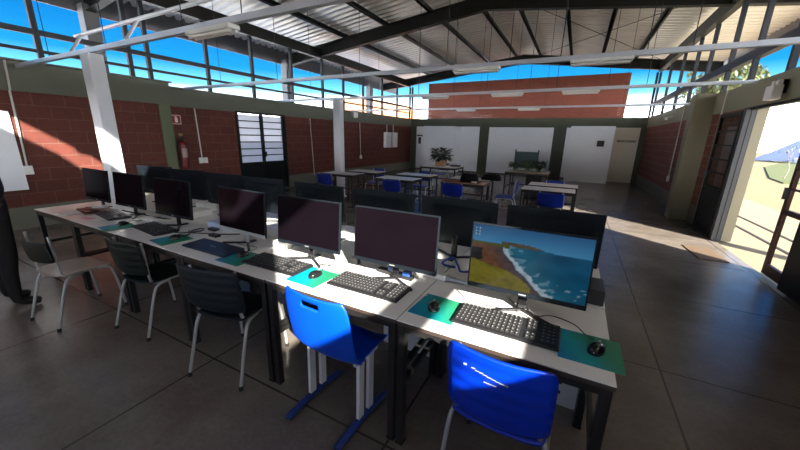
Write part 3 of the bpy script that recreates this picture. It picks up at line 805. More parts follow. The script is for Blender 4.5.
MG = 'monitors in the front row'
proto = {}
for x, y, rz, kind, lab in mons:
    if kind not in proto:
        proto[kind] = make_monitor(lab, kind); m_ = proto[kind]; m_['group'] = MG; place(m_, (x, y, .75), rz)
    else: dup(proto[kind], lab, (x, y, .75), rz, MG)
rear = [(-.07, 'right end of the rear row'), (-.69, 'second from right in the rear row'), (-1.31, 'third from right in the rear row'), (-1.97, 'fourth from right in the rear row'),
        (-2.68, 'fifth from right in the rear row'), (-3.30, 'sixth from right in the rear row'), (-3.96, 'second from left in the rear row'), (-4.60, 'left end of the rear row')]
for i, (x, lab) in enumerate(rear):
    dup(proto['off'], 'back of a dark monitor facing away, %s' % lab, (x, 2.24, .75 + 0.0), PI + math.radians([0, 0, 0, -1, 3, 4, 10, 12][i]), 'monitors in the rear row')

# ------------------------------------------------------------------ keyboards, pads, mice
def make_keyboard(label, W=.455, D=.165, keys=True, body='black'):
    o = thing('keyboard', label, 'keyboard')
    def outl(u, v):
        x = (u-.5)*W; y = (v-.5)*D
        return (x, y, .010+.012*v)
    MB().box((-W/2, -D/2, .002), (W/2, D/2, .014), bev=.006).build('body', M[body], o)
    MB().add([(-W/2+.006,-D/2+.006,.013),(W/2-.006,-D/2+.006,.013),(W/2-.006,D/2-.006,.013),(-W/2+.006,D/2-.006,.013),
              (-W/2+.006,-D/2+.006,.015),(W/2-.006,-D/2+.006,.015),(W/2-.006,D/2-.006,.022),(-W/2+.006,D/2-.006,.022)],
             [(0,1,2,3),(4,5,6,7),(0,1,5,4),(1,2,6,5),(2,3,7,6),(3,0,4,7)]).build('deck', M[body], o)
    if keys:
        kb = MB(); lg = MB()
        for r in range(6):
            for c in range(21):
                if c in (14, 17) and r not in (): continue
                if 14 < c < 18 and r in (2,): continue
                x = -W/2+.016+(c+.5)*(W-.032)/21; y = -D/2+.016+(r+.5)*(D-.034)/6; z = .0155+.007*(y/D+.5)
                kb.cbox((x, y, z+.003), (.0165, .0170, .007))
                lg.box((x-.004, y-.001, z+.0066), (x+.001, y+.004, z+.0071))
        k = kb.build('keycaps', M['key'], o); k['kind'] = 'stuff'
        l = lg.build('key_legends', M['legend'], k); l['kind'] = 'stuff'
    else:
        MB().box((-.03, -.004, .0185), (.03, .004, .0198)).build('worn_logo', M['silver'], o)
    return o
KG = 'keyboards on the front row'
kbs = [(-.185, 1.45, 0, 'black keyboard in front of the beach-picture monitor, half in sunlight'),
       (-.965, 1.475, 0, 'black keyboard in front of the maroon-tinted monitor, crossed by a shadow bar'),
       (-1.68, 1.45, 0, 'fully sunlit black keyboard left of the bright blue-green mouse pad'),
       (-3.26, 1.49, math.radians(-6), 'dark keyboard on the desk above the dark green chair'),
       (-4.15, 1.54, math.radians(-8), 'dark keyboard near the papers at the left end of the front row')]
k0 = None
for x, y, rz, lab in kbs:
    if k0 is None: k0 = make_keyboard(lab, .475, .195); k0['group'] = KG; place(k0, (x, y, .75), rz)
    else: dup(k0, lab, (x, y, .75), rz, KG)
kn = make_keyboard('flat navy keyboard lying in shade before the silver-edged monitor', .50, .185, False, 'navy'); kn['group'] = KG
place(kn, (-2.345, 1.435, .75), 0)

def make_pad(label, w=.235, d=.235):
    o = MB().box((-w/2, -d/2, 0), (w/2, d/2, .003), bev=.0012).build('mouse_pad', M['pad'])
    return tag(o, label, 'mouse pad', 'mouse pads on the front row')
pads = [(.165, 1.445, 0, 'teal green mouse pad at the right end of the front row'),
        (-.52, 1.45, math.radians(-3), 'blue to green mouse pad left of the half-sunlit keyboard, with a shadow across'),
        (-1.34, 1.42, math.radians(-2), 'bright sunlit blue to green mouse pad behind the bright blue chair'),
        (-2.0, 1.41, 0, 'mouse pad at the right end of the flat navy keyboard, sunlit at one corner'),
        (-2.83, 1.40, math.radians(-6), 'shaded mouse pad above the dark green chair'),
        (-3.62, 1.36, math.radians(-8), 'dark green shaded mouse pad farthest left on the front row')]
p0 = None
for x, y, rz, lab in pads:
    if p0 is None: p0 = make_pad(lab); place(p0, (x, y, .7502), rz)
    else:
        c = p0.copy(); COL.objects.link(c); place(c, (x, y, .7502), rz); c['label'] = lab
def make_mouse(label):
    o = thing('computer_mouse', label, 'mouse')
    def f(u, v):
        a = u*2*PI; b = v*PI/2
        return (.031*math.cos(a)*math.cos(b)*(1-.12*math.sin(a)), .055*math.sin(a)*math.cos(b), .034*math.sin(b)**.8*(1-.25*math.sin(a)*math.cos(b)) if b > 0 else 0)
    MB().grid(f, 24, 8).build('shell', M['black_gloss'], o, smooth=True)
    MB().lathe([(.004,-.004),(.009,-.003),(.009,.003),(.004,.004)], 12, Matrix.Translation((0,.028,.025)) @ Matrix.Rotation(PI/2, 4, 'Y')).build('scroll_wheel', M['silver'], o)
    return o
mice = [(.19, 1.45, math.radians(-20), 'black mouse on the teal pad at the right end of the front row'),
        (-.54, 1.44, math.radians(20), 'black mouse on the pad left of the half-sunlit keyboard'),
        (-1.335, 1.44, 0, 'grey-looking mouse on the bright sunlit pad'),
        (-2.02, 1.45, math.radians(15), 'black mouse at the right end of the flat navy keyboard'),
        (-2.83, 1.43, math.radians(15), 'dark mouse on the shaded pad above the dark green chair'),
        (-3.66, 1.42, math.radians(15), 'dark mouse on the pad farthest left on the front row')]
m0 = None
for x, y, rz, lab in mice:
    if m0 is None: m0 = make_mouse(lab); m0['group'] = 'mice on the front row'; place(m0, (x, y, .7535), rz)
    else: dup(m0, lab, (x, y, .7535), rz, 'mice on the front row')

# ------------------------------------------------------------------ cables and small things on the desks
def cable(label, pts, r=.0025, m='black', n=6, cat='cable', name='cable'):
    return tag(MB().tube(smooth_path(pts, 6), r, 6).build(name, M[m], smooth=True), label, cat)
zc = .7535
cable('black mouse cable looping behind the teal mouse pad', [(.178,1.505,.77),(.15,1.56,zc),(.10,1.63,zc),(.0,1.66,zc),(-.06,1.62,zc),(-.12,1.68,zc),(-.16,1.78,zc)])
cable('thin black keyboard cable behind the half-sunlit keyboard', [(-.1,1.55,.765),(-.09,1.58,zc),(-.18,1.62,zc),(-.30,1.60,zc),(-.43,1.63,zc),(-.5,1.70,zc)])
cable('thin black cable crossing under the beach-picture monitor', [(.03,1.565,zc),(-.05,1.60,zc),(-.15,1.66,zc),(-.22,1.75,zc)])
cable('black cable tangle loop behind the sunlit mouse pad', [(-1.33,1.50,.775),(-1.36,1.55,zc),(-1.31,1.58,zc),(-1.37,1.61,zc),(-1.42,1.58,.765),(-1.36,1.63,zc),(-1.40,1.70,zc)], .003)
cable('thin cable from the fully sunlit keyboard to its monitor', [(-1.66,1.55,.765),(-1.62,1.60,zc),(-1.60,1.66,.76),(-1.58,1.75,zc)])
cable('pale cable lying in front of the navy-screened monitor', [(-1.72,1.60,zc),(-1.6,1.57,zc),(-1.5,1.62,zc),(-1.4,1.66,zc)], .002, 'white_cable')
cable('thin white cable behind the shadow-crossed keyboard', [(-1.1,1.60,zc),(-.95,1.59,zc),(-.85,1.63,zc),(-.7,1.57,zc),(-.62,1.54,zc)], .002, 'white_cable')
cable('blue network cable coil behind the maroon-tinted monitor', [(-.62,2.02,zc),(-.70,1.98,.78),(-.66,2.07,.80),(-.60,2.02,.77),(-.56,1.97,zc),(-.48,2.02,.765),(-.45,2.10,.78)], .008, 'bluecable')
cable('thin dark cable in front of the silver-edged monitor', [(-2.38,1.62,zc),(-2.25,1.60,zc),(-2.1,1.62,zc),(-2.06,1.56,zc),(-2.1,1.50,zc)])
cable('black cable bundle loop beside the large dark monitor', [(-2.96,1.62,zc),(-2.86,1.56,.77),(-2.78,1.62,.78),(-2.86,1.68,.775),(-2.94,1.63,zc),(-2.85,1.55,zc),(-2.82,1.48,.765)], .006)
cable('black cable near the papers on the left end desk', [(-3.72,1.49,.765),(-3.7,1.58,zc),(-3.8,1.66,zc),(-3.7,1.75,zc),(-3.55,1.72,zc)], .005)
o = thing('power_strip', 'white power adapter and plugs lying left of the beach-picture monitor', 'power strip', (-.66, 1.80, .75), math.radians(-8))
MB().box((-.13, -.025, .001), (.06, .025, .04), bev=.006).build('adapter', M['plastic_white'], o)
MB().tube([(.06, 0, .02), (.12, .0, .02), (.22, .01, .018)], [.02, .014, .01], 8).build('plug', M['silver'], o)
o = thing('power_strip', 'dark plug block with blue plugs under the maroon-tinted monitor', 'power strip', (-.92, 1.70, .75), math.radians(-6))
MB().box((-.12, -.02, .001), (.14, .025, .028), bev=.004).build('strip', M['black'], o)
MB().cbox((-.02, 0, .04), (.035, .03, .03), bev=.004).build('plug', M['bluecable'], o)
MB().cbox((.10, 0, .038), (.05, .04, .03), bev=.004).build('plug', M['bluecable'], o)
tag(MB().cbox((-1.24, 1.74, .775), (.05, .04, .05), bev=.004).build('adapter_block', M['black']), 'small black adapter between the navy-screened and maroon-tinted monitors', 'adapter')
tag(MB().box((-2.0, 1.70, .7502), (-1.87, 1.80, .80)).build('card_box', M['papers']), 'small white box standing between the silver-edged and navy-screened monitors', 'box')
for x, y, lab in ((-2.80, 1.74, 'small black block lying left of the silver-edged monitor\'s foot'), (-2.62, 1.63, 'small black block before the silver-edged monitor\'s foot')):
    tag(MB().cbox((x, y, .762), (.10, .05, .022), bev=.004).build('adapter_block', M['black']), lab, 'adapter')
o = thing('mini_computer', 'small black computer box at the right end of the desks behind the beach-picture monitor', 'computer', (.17, 1.99, .75))
MB().box((-.07, -.09, .002), (.07, .11, .085), bev=.004).build('case', M['black'], o)
MB().box((-.05, -.0925, .05), (-.03, -.09, .058)).build('power_button', M['silver'], o)
# clutter on the rear row, seen between monitors
rr = random.Random(4)
for i, (x, y, w, d, h, m, lab) in enumerate([
    (-1.72, 2.05, .22, .16, .02, 'papers', 'white papers behind the gap between the silver-edged and navy-screened monitors'),
    (-1.95, 2.30, .20, .10, .05, 'bag', 'small black object on the rear row seen through the gap left of the navy-screened monitor'),
    
    (-3.5, 2.02, .22, .2, .06, 'papers', 'cream box on the rear row seen left of the large dark monitor'),
    (-3.62, 2.2, .16, .14, .10, 'papers', 'small upright white box on the rear row left of the large dark monitor'),
    (-1.12, 2.0, .14, .2, .015, 'papers', 'pale paper behind the gap left of the maroon-tinted monitor'),
    (-1.15, 2.16, .14, .06, .05, 'bag', 'dark plug block on the rear row left of the maroon-tinted monitor')]):
    tag(MB().box((x-w/2, y-d/2, .7505), (x+w/2, y+d/2, .7505+h), bev=.003).build('box' if h > .03 else 'paper_stack', M[m]), lab, 'box' if h > .03 else 'paper')
cable('thick black cable snaking between the papers and the left-end monitors', [(-4.35,1.72,zc),(-4.22,1.66,.775),(-4.1,1.72,zc),(-3.95,1.68,.78),(-3.8,1.72,zc),(-3.62,1.70,.77),(-3.5,1.76,zc)], .007)
cable('black cable lying across the desk right of the large dark monitor', [(-2.98,1.50,.765),(-2.9,1.58,zc),(-2.78,1.63,zc),(-2.62,1.70,zc),(-2.5,1.78,zc)], .005)
tag(MB().box((-2.98, 1.80, .7502), (-2.66, 2.02, .80), bev=.004).build('box', M['pale_blue']), 'pale blue box lying left of the silver-edged monitor', 'box')
# papers etc at the left end
def sheet(name, lab, x, y, w, d, rz, m, h=.002, cat='paper', z=.7505):
    o = MB().box((-w/2, -d/2, 0), (w/2, d/2, h)).build(name, M[m]); tag(o, lab, cat); place(o, (x, y, z), rz); return o
sheet('paper_sheet', 'white paper at the front left corner of the left end desk', -4.62, 1.38, .21, .22, .2, 'papers', .003)
sheet('paper_sheet', 'white paper under the brown folder on the left end desk', -4.70, 1.66, .26, .2, -.3, 'papers', .003)
sheet('folder', 'brown folder lying among papers on the left end desk', -4.56, 1.55, .36, .24, -.15, 'folder', .015, 'folder', .7545)
sheet('tablet', 'small dark tablet on the brown folder, left end desk', -4.45, 1.47, .16, .09, .1, 'black_gloss', .01, 'tablet', .7705)
sheet('paper_sheet', 'crumpled white paper on top of the brown folder', -4.62, 1.62, .12, .08, .5, 'papers', .02, 'paper', .7705)
sheet('paper_sheet', 'pink paper between the folder and the dark keyboard', -4.22, 1.36, .15, .06, .15, 'pink', .003)
sheet('paper_sheet', 'large white paper beneath the pink paper, left end desk', -4.18, 1.44, .3, .18, .1, 'papers', .001, 'paper', .7490+.0012)
sheet('paper_sheet', 'white papers in front of the second-left dark monitor', -3.72, 1.66, .2, .12, .2, 'papers', .01)
sheet('paper_sheet', 'pale paper beside the large dark monitor, left side', -3.52, 1.74, .16, .12, .1, 'papers', .006)

# white socket box under the right desk
o = thing('floor_socket_box', 'white power box standing under the right end desk', 'power box', (.07, 2.02, 0))
MB().box((-.16, -.05, 0), (.14, .05, .26), bev=.01).build('box_body', M['plastic_white'], o)
for x in (-.06, .03):
    for z in (.10, .17):
        MB().cbox((x, -.052, z), (.035, .006, .022), bev=.002).build('socket', M['black'], o)
o = thing('floor_socket_box', 'white power box standing under the maroon-tinted monitor\'s desk', 'power box', (-.95, 2.05, 0))
MB().box((-.22, -.05, 0), (.2, .05, .22), bev=.01).build('box_body', M['plastic_white'], o)

# ------------------------------------------------------------------ chairs (origin on floor, sitter faces +y)
def shell_plate(w, h, curve, r=.06, nu=14, nv=10, rib=0.):
    """rounded rectangular curved plate in local x-z, returns grid function"""
    def f(u, v):
        a = (u-.5)*2; b = (v-.5)*2
        # squircle mapping for rounded corners
        k = .22
        x = a*math.sqrt(1-k*b*b*.5*(abs(b)**6)); z = b*math.sqrt(1-k*a*a*.5*(abs(a)**6))
        y = -curve*(1-a*a) + (rib*math.sin(v*2*PI*5) if (rib and .08 < v < .95) else 0)
        return (x*w/2, y, z*h/2)
    return f
def make_tube_chair(label, seatm, backm, tubem, bh=.30, bw=.40, group=None, name='school_chair', rib=.0015, printed=False):
    o = thing(name, label, 'chair', group=group)
    sw, sd, sz = .40, .38, .44
    def seatf(u, v):
        a = (u-.5)*2; b = (v-.5)*2; k = .3
        x = a*math.sqrt(1-k*b*b*.5*abs(b)**3); y = b*math.sqrt(1-k*a*a*.5*abs(a)**3)
        return (x*sw/2, y*sd/2, sz+.012*(a*a)-.014*max(0, b)**3-.006)
    MB().grid(seatf, 14, 14).build('seat', M[seatm], o, smooth=True, solid=.012)
    T = Matrix.Translation((0, -.205, .655)) @ Matrix.Rotation(math.radians(9), 4, 'X')
    b = MB().grid(shell_plate(bw, bh, .035, rib=rib), 16, 40 if rib else 10, T).build('backrest', M[backm], o, smooth=True, solid=.012)
    if printed:
        r_ = random.Random(2)
        for nm, row in (('worn_logo', [(-.125,.095,.014,.010)]), ('worn_print', [(-.09+.016*i, .092-.003*i+.003*r_.random(), .0165, .002+.003*r_.random()) for i in range(9)]), ('worn_number', [(-.04+.012*i, .05, .0125, .004+.001*(i % 2)) for i in range(4)])):
            pm = MB()
            for x, z, w, h in row:
                a = x/(bw/2); pm.cbox((x, -.035*(1-a*a)-.0085, z), (w, .001, h), T)
            pm.build(nm, M['legend'], b)
    for s in (-1, 1):
        x = s*.175
        MB().tube(smooth_path([(x, -.185, .80-.02), (x, -.175, .62), (x, -.17, .50), (x, -.15, .445), (x, -.08, .43), (x, .10, .428), (x, .17, .425)]), .0105, 8).build('side_tube', M[tubem], o, smooth=True)
        for front in (0, 1):
            if front: pts = [(s*.175, .08, .42), (s*.19, .15, .41), (s*.20, .175, .36), (s*.205, .20, .18), (s*.21, .215, .012)]
            else: pts = [(s*.175, -.03, .42), (s*.19, -.12, .415), (s*.20, -.165, .37), (s*.205, -.22, .2), (s*.21, -.275, .012)]
            l = MB().tube(smooth_path(pts), .011, 8).build('leg', M[tubem], o, smooth=True)
            e = pts[-1]
            MB().lathe([(.010, 0), (.015, .002), (.014, .028), (.011, .03)], 10, Matrix.Translation((e[0], e[1], 0))).build('rubber_foot', M['rubber'], l)
    MB().tube([(-.175, .12, .425), (.175, .12, .425)], .009, 8).tube([(-.175, -.11, .427), (.175, -.11, .427)], .009, 8).build('cross_tube', M[tubem], o)
    return o
c_blue = make_tube_chair('glossy blue chair at the right end desk, back half in sunlight', 'blue', 'blue', 'tube', .34, .41, printed=True)
place(c_blue, (-.138, 1.35, 0), math.radians(-2))
c_slate = make_tube_chair('dark slate chair with grey legs below the flat navy keyboard', 'slate', 'slate', 'tube', .30, .47)
place(c_slate, (-1.96, 1.33, 0), math.radians(11))
c_green = make_tube_chair('dark green chair with grey legs below the large dark monitor', 'dkgreen', 'dkgreen', 'tube', .28, .42)
place(c_green, (-3.02, 1.35, 0), math.radians(5))
c_side = make_tube_chair('chair with a pale shiny seat and dark green backrest by the standing person', 'seatwood', 'dkgreen', 'tube', .18, .40, rib=0)
place(c_side, (-3.78, 1.06, 0), math.radians(6))

def make_moulded_chair(label, group=None):
    o = thing('moulded_chair', label, 'chair', group=group)
    # profile from front edge of seat to top of back (y,z)
    prof = smooth_path([(0,.20,.425),(0,.17,.445),(0,.05,.442),(0,-.08,.435),(0,-.155,.47),(0,-.185,.56),(0,-.205,.68),(0,-.225,.83)], 6)
    n = len(prof)-1
    def f(u, v):
        t = v*n; i = min(int(t), n-1); p = prof[i].lerp(prof[i+1], t-i)
        a = (u-.5)*2
        w = .215
        if v > .4: w = .228 - .012*((v-.55)/.45)**2
        if v > .9: w -= .03*((v-.9)/.1)**2
        if v < .08: w -= .03*((.08-v)/.08)**2
        lift = 0.
        y = p.y; z = p.z
        if v < .5: z += .022*abs(a)**3
        else: y += .035*abs(a)**2.5
        return (a*w, y, z)
    def skip(u, v): return .925 < v < .955 and .36 < u < .64
    MB().grid(f, 36, 72, skip=skip).build('shell', M['blue2'], o, smooth=True, solid=.008)
    for s in (-1, 1):
        r = MB()
        r.tube(smooth_path([(s*.185, -.26, .022), (s*.185, -.22, .03), (s*.185, .0, .045), (s*.185, .16, .03), (s*.185, .20, .022)]), [.02]+[.022]*23+[.02], 10)
        r.build('foot_runner', M['blue_dark'], o, smooth=True)
        for y in (-.06, .03):
            MB().bar((s*.185, y, .04), (s*.185, y+.01, .43), .02, .045).build('post', M['tube_white'], o)
        MB().bar((s*.185, -.10, .428), (s*.185, .10, .428), .02, .02).build('seat_rail', M['tube_white'], o)
    MB().bar((-.185, 0, .425), (.185, 0, .425), .03, .015).build('cross_bar', M['tube_white'], o)
    return o
c_m = make_moulded_chair('bright blue moulded chair with handle slot and blue floor runners, sunlit')
place(c_m, (-1.06, 1.32, 0), math.radians(-3))

# ------------------------------------------------------------------ far school tables and chairs
st = None
ST = 'school tables beyond the computers'
tabs = [(-.80, 6.25, 'white school table in front of the white-screen partition, nearer of the right pair'),
        (-.76, 6.97, 'white school table farther of the right pair'),
        (-3.77, 6.05, 'pale blue-lit school table, nearer of the pair left of the bag table'),
        (-3.74, 6.93, 'pale blue-lit school table, farther of the pair left of the bag table'),
        (-5.28, 6.08, 'school table at the far white pole, nearer of the leftmost pair'),
        (-5.10, 6.82, 'school table at the far white pole, farther of the leftmost pair'),
        (-2.42, 6.97, 'school table behind the one holding the black bags')]
for x, y, lab in tabs:
    if st is None:
        st = make_desk('school_table', lab, .88, .5, .75, M['laminate'], M['desk_steel'], .34, True, .032); st['group'] = ST; place(st, (x, y, 0))
    else: dup(st, lab, (x, y, 0), 0, ST)
t = make_desk('school_table', 'school table with a red-brown cloth and black bags, mid room', .88, .55, .75, M['woodtop'], M['desk_steel'], .34, True, .032)
t['group'] = ST; place(t, (-2.36, 6.28, 0))
pt = make_desk('plant_table', 'table against the left end wall panels holding the boxed plant', 1.15, .85, .75, M['laminate'], M['desk_steel'], .3, True, .035)
place(pt, (-4.25, 9.42, 0))
pt2 = make_desk('plant_table', 'pale wooden table holding leafy potted plants before the middle panel', 1.10, .95, .75, M['woodtop'], M['desk_steel'], .3, True, .035)
place(pt2, (-1.68, 9.42, 0))
CG = 'blue chairs at the school tables'
chs = [(-.27, 6.08, 0, 'blue chair before the nearer right-hand school table, its back to the camera'),
       (-.31, 7.55, PI, 'blue chair behind the farther right-hand school table'),
       (-2.00, 6.18, 0, 'blue chair tucked under the table with the black bags'),
       (-1.20, 7.10, math.radians(95), 'blue chair standing sideways right of the table with the black bags'),
       (-3.22, 5.98, 0, 'blue chair before the pale table left of the bag table'),
       (-3.35, 7.55, PI, 'blue chair behind the pale tables left of the bag table'),
       (-4.98, 6.02, 0, 'blue chair before the leftmost school table near the far white pole'),
       (-4.62, 7.42, PI, 'blue chair behind the leftmost pair of school tables'),
       (-3.98, 10.62, PI, 'blue chair behind the table with the boxed plant')]
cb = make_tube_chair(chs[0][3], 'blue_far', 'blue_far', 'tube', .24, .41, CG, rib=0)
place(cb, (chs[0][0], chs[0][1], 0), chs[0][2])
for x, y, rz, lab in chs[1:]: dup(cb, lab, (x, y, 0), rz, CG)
# things on those tables
tag(MB().grid(lambda u, v: (-2.38+.78*u, 6.30+.45*v, .752+.004*math.sin(9*u)*math.sin(7*v)+.003), 10, 6).build('cloth', M['redcloth'], solid=.003), 'red-brown cloth lying on the bag table', 'cloth')
def bag(label, loc, w, d, h, rz):
    o = thing('bag', label, 'bag', loc, rz)
    def f(u, v):
        a = u*2*PI; k = 1-.25*v**3
        sx = math.copysign(abs(math.cos(a))**.5, math.cos(a)); sy = math.copysign(abs(math.sin(a))**.5, math.sin(a))
        return (w/2*sx*k, d/2*sy*k*(1-.5*v*v), h*v + .01*math.sin(3*a)*v)
    MB().grid(f, 24, 8).build('bag_body', M['bag'], o, smooth=True, solid=.006)
    MB().tube(smooth_path([(-w*.2, 0, h*.95), (-w*.15, .02, h*1.15), (w*.15, .02, h*1.15), (w*.2, 0, h*.95)]), .01, 6).build('handle', M['bag'], o, smooth=True)
    return o
bag('upright black bag on the red-brown cloth', (-1.83, 6.50, .758), .36, .16, .17, .1)
bag('low black bag on the table behind the upright one', (-1.55, 7.2, .75), .42, .2, .11, -.1)
tag(MB().cbox((-1.70, 6.38, .775), (.10, .06, .03), bev=.01).build('tissue_pack', M['papers']), 'small white crumpled pack beside the black bag', 'pack')
# plants
def leafy(root, n, r, z0, zr, m, ls, seed, up=.5):
    rnd = random.Random(seed); mb = MB()
    for i in range(n):
        a = rnd.random()*2*PI; e = rnd.random(); L_ = r*(.5+.6*rnd.random()); hh = z0+zr*(.15+.9*rnd.random())
        p0 = Vector((.03*math.cos(a), .03*math.sin(a), z0)); p1 = Vector((L_*math.cos(a), L_*math.sin(a), hh))
        mid = p0.lerp(p1, .5)+Vector((0,0,zr*.25))
        mb.tube([p0, mid, p1], .003, 4)
        d = (p1-mid).normalized(); sd = d.cross(Vector((0,0,1))); sd = sd.normalized() if sd.length > .01 else Vector((1,0,0))
        w = ls*.42
        tip = p1+d*ls
        c = p1+d*ls*.4
        mb.add([p1, c+sd*w+Vector((0,0,.01)), tip-Vector((0,0,ls*.25)), c-sd*w+Vector((0,0,.01))], [(0,1,2,3)])
    return mb.build('foliage', m, root, fixn=False)
o = thing('potted_plant', 'dark bushy plant in a square terracotta planter on the left plant table', 'plant', (-3.72, 9.85, .75))
MB().box((-.14, -.14, 0), (.14, .14, .20), bev=.008).build('planter', M['planter'], o)
leafy(o, 150, .26, .19, .30, M['leafdark'], .14, 3)
tag(MB().box((-3.45, 9.95, .7505), (-3.15, 10.15, .80), bev=.01).build('case', M['navy']), 'small navy case right of the terracotta planter', 'case')
for i, (x, y, r, h, lab) in enumerate([(-1.46, 9.85, .14, .11, 'leafy plant in a pale pot, left of three on the wooden plant table'), (-1.15, 9.9, .14, .15, 'leafy plant in a pale pot, middle of three on the wooden plant table'), (-.84, 9.85, .13, .15, 'rounded dark plant in a pale pot, right of three on the wooden plant table')]):
    o = thing('potted_plant', lab, 'plant', (x, y, .75), 0, 'plants on the wooden plant table')
    MB().lathe([(.05, 0), (.07, .005), (.085, .11), (.09, .12), (.08, .12), (.07, .10)], 16).build('pot', M['potgreen'], o, smooth=True)
    leafy(o, 70, r, .10, h, M['leafmid'] if i < 2 else M['leafdark'], .10, 10+i)
o = thing('easel_board', 'dark green board on a stand behind the leafy potted plants', 'board', (-1.62, 13.2, 0))
MB().box((-.42, -.02, .62), (.42, .02, 1.18), bev=.005).build('board', M['board_green'], o)
for s in (-1, 1):
    MB().bar((s*.40, 0, .0), (s*.40, 0, 1.26), .04, .04).build('upright', M['board_green'], o)
    MB().bar((s*.40, -.25, .03), (s*.40, .25, .03), .04, .05).build('foot', M['board_green'], o)
o = thing('cabinet', 'low black cabinet under the wooden plant table', 'cabinet', (-.95, 10.0, 0))
MB().box((-.2, -.2, .02), (.2, .2, .66), bev=.006).build('body', M['steel_dark'], o)
MB().box((-.19, -.212, .04), (.19, -.2, .64)).build('door', M['black'], o)
# mat
tag(MB().box((-.17, -.36, 0), (.17, .36, .014), bev=.004).build('door_mat', M['mat_jute'], loc=(1.92, 6.30, 0), rz=math.radians(3)), 'small brown fibre mat on the floor just inside the doorway', 'mat')

# ------------------------------------------------------------------ person at the left edge
def make_person():
    o = thing('person', 'person in dark clothes standing at the left edge by the whiteboard, seen from behind', 'person', (-4.44, .80, 0), math.radians(0))
    P = {'pelvis': (0,0,.95,.15,.11), 'waist': (0,.0,1.10,.145,.10), 'chest': (0,.0,1.30,.16,.115), 'neckb': (0,.01,1.47,.07,.065), 'neck': (0,.02,1.53,.052,.055), 'headl': (0,.035,1.60,.07,.085), 'headm': (0,.035,1.68,.077,.098), 'headt': (0,.03,1.755,.055,.07)}
    E = [('pelvis','waist'),('waist','chest'),('chest','neckb'),('neckb','neck'),('neck','headl'),('headl','headm'),('headm','headt')]
    for s, n in ((1,'r'),(-1,'l')):
        P['hip'+n] = (s*.10, 0, .90, .098, .098); P['knee'+n] = (s*.115, .01, .50, .062, .065); P['calf'+n] = (s*.12, -.015, .36, .058, .062); P['ank'+n] = (s*.125, -.02, .085, .042, .045); P['toe'+n] = (s*.135, .13, .035, .04, .028)
        P['sh'+n] = (s*.19, 0, 1.41, .068, .068)
        if s > 0: P['el'+n] = (s*.47, -.03, 1.13, .062, .06); P['wr'+n] = (s*.22, .0, 1.00, .036, .034)
        else: P['el'+n] = (s*.27, -.03, 1.13, .05, .05); P['wr'+n] = (s*.29, .0, .89, .034, .032)
        E += [('pelvis','hip'+n),('hip'+n,'knee'+n),('knee'+n,'calf'+n),('calf'+n,'ank'+n),('ank'+n,'toe'+n),('chest','sh'+n),('sh'+n,'el'+n),('el'+n,'wr'+n)]
    names = list(P); idx = {k: i for i, k in enumerate(names)}
    me = bpy.data.meshes.new('body'); me.from_pydata([P[k][:3] for k in names], [(idx[a], idx[b]) for a, b in E], []); me.update()
    b = bpy.data.objects.new('body', me); COL.objects.link(b); b.parent = o
    sk = b.modifiers.new('skin', 'SKIN'); sub = b.modifiers.new('sub', 'SUBSURF'); sub.levels = 2; sub.render_levels = 2
    lay = me.skin_vertices[0].data
    for k in names: lay[idx[k]].radius = P[k][3:5]
    lay[idx['pelvis']].use_root = True
    b.modifiers['skin'].use_smooth_shade = True
    # bake and split colours by height
    dg = bpy.context.evaluated_depsgraph_get(); dg.update()
    m2 = bpy.data.meshes.new_from_object(b.evaluated_get(dg))
    b.modifiers.clear(); b.data = m2
    m2.materials.clear()
    for k in ('cloth_navy', 'cloth_black', 'skin', 'shoe'): m2.materials.append(M[k])
    for p in m2.polygons:
        c = p.center; p.use_smooth = True
        arm_end = c.x < -.2 and c.z < .90 and c.z > .7
        p.material_index = 2 if (c.z > 1.50 or arm_end) else (0 if c.z > .86 else (1 if c.z > .075 else 3))
    # hands
    for s in (1, -1):
        w = Vector(P['wrr' if s > 0 else 'wrl'][:3])
        h = MB()
        d = (Vector((-.17, .05, -.05)) if s > 0 else Vector((-.01, .03, -.18))).normalized()
        sd = Vector((s, .25, 0)).normalized(); up = sd.cross(d)
        h.tube([w-d*.02, w+d*.03, w+d*.085], [.024, .034, .036], 10)
        for q in range(4):
            r0 = w+d*.075+sd*(.022-.0148*q)
            Lf = [.068, .078, .072, .056][q]
            h.tube([r0, r0+d*Lf*.5-up*.004, r0+d*Lf*.8-up*.016, r0+d*Lf-up*.03], [.0095, .009, .008, .006], 7)
        h.tube([w+d*.03-sd*.026*1, w+d*.06-sd*.052, w+d*.095-sd*.058], [.012, .011, .008], 7)
        h.build('hand', M['skin'], o, smooth=True)
    # face and hair (head faces +y)
    hd = Vector((0, .04, 1.66))
    MB().grid(lambda u, v: tuple(hd+Vector((.092*math.cos(2*PI*u)*math.cos(v*1.75-.2), -.022+.108*math.sin(2*PI*u)*math.cos(v*1.75-.2) - .012, .035+.105*math.sin(v*1.75-.2)))), 24, 10,
              skip=lambda u, v: .12 < u < .38 and v < .42).build('hair', M['hair'], o, smooth=True)
    f = MB(); f.tube([hd+Vector((0,.085,.03)), hd+Vector((0,.112,-.01)), hd+Vector((0,.09,-.022))], [.008, .014, .01], 8); f.build('nose', M['skin'], o, smooth=True)
    for s in (-1, 1):
        MB().lathe([(.001,-.011),(.009,-.006),(.011,0),(.009,.006),(.001,.011)], 10, Matrix.Translation(hd+Vector((s*.032,.082,.022)))).build('eye', M['papers'], o, smooth=True)
        MB().lathe([(.004,-.03),(.012,-.02),(.014,0),(.016,.018),(.005,.03)], 8, Matrix.Translation(hd+Vector((s*.083,0,-.0)))).build('ear', M['skin'], o, smooth=True)
    MB().tube([hd+Vector((-.025,.087,-.055)), hd+Vector((0,.094,-.056)), hd+Vector((.025,.087,-.055))], [.004,.007,.004], 6).build('mouth', M['redcloth'], o, smooth=True)
    return o
make_person()

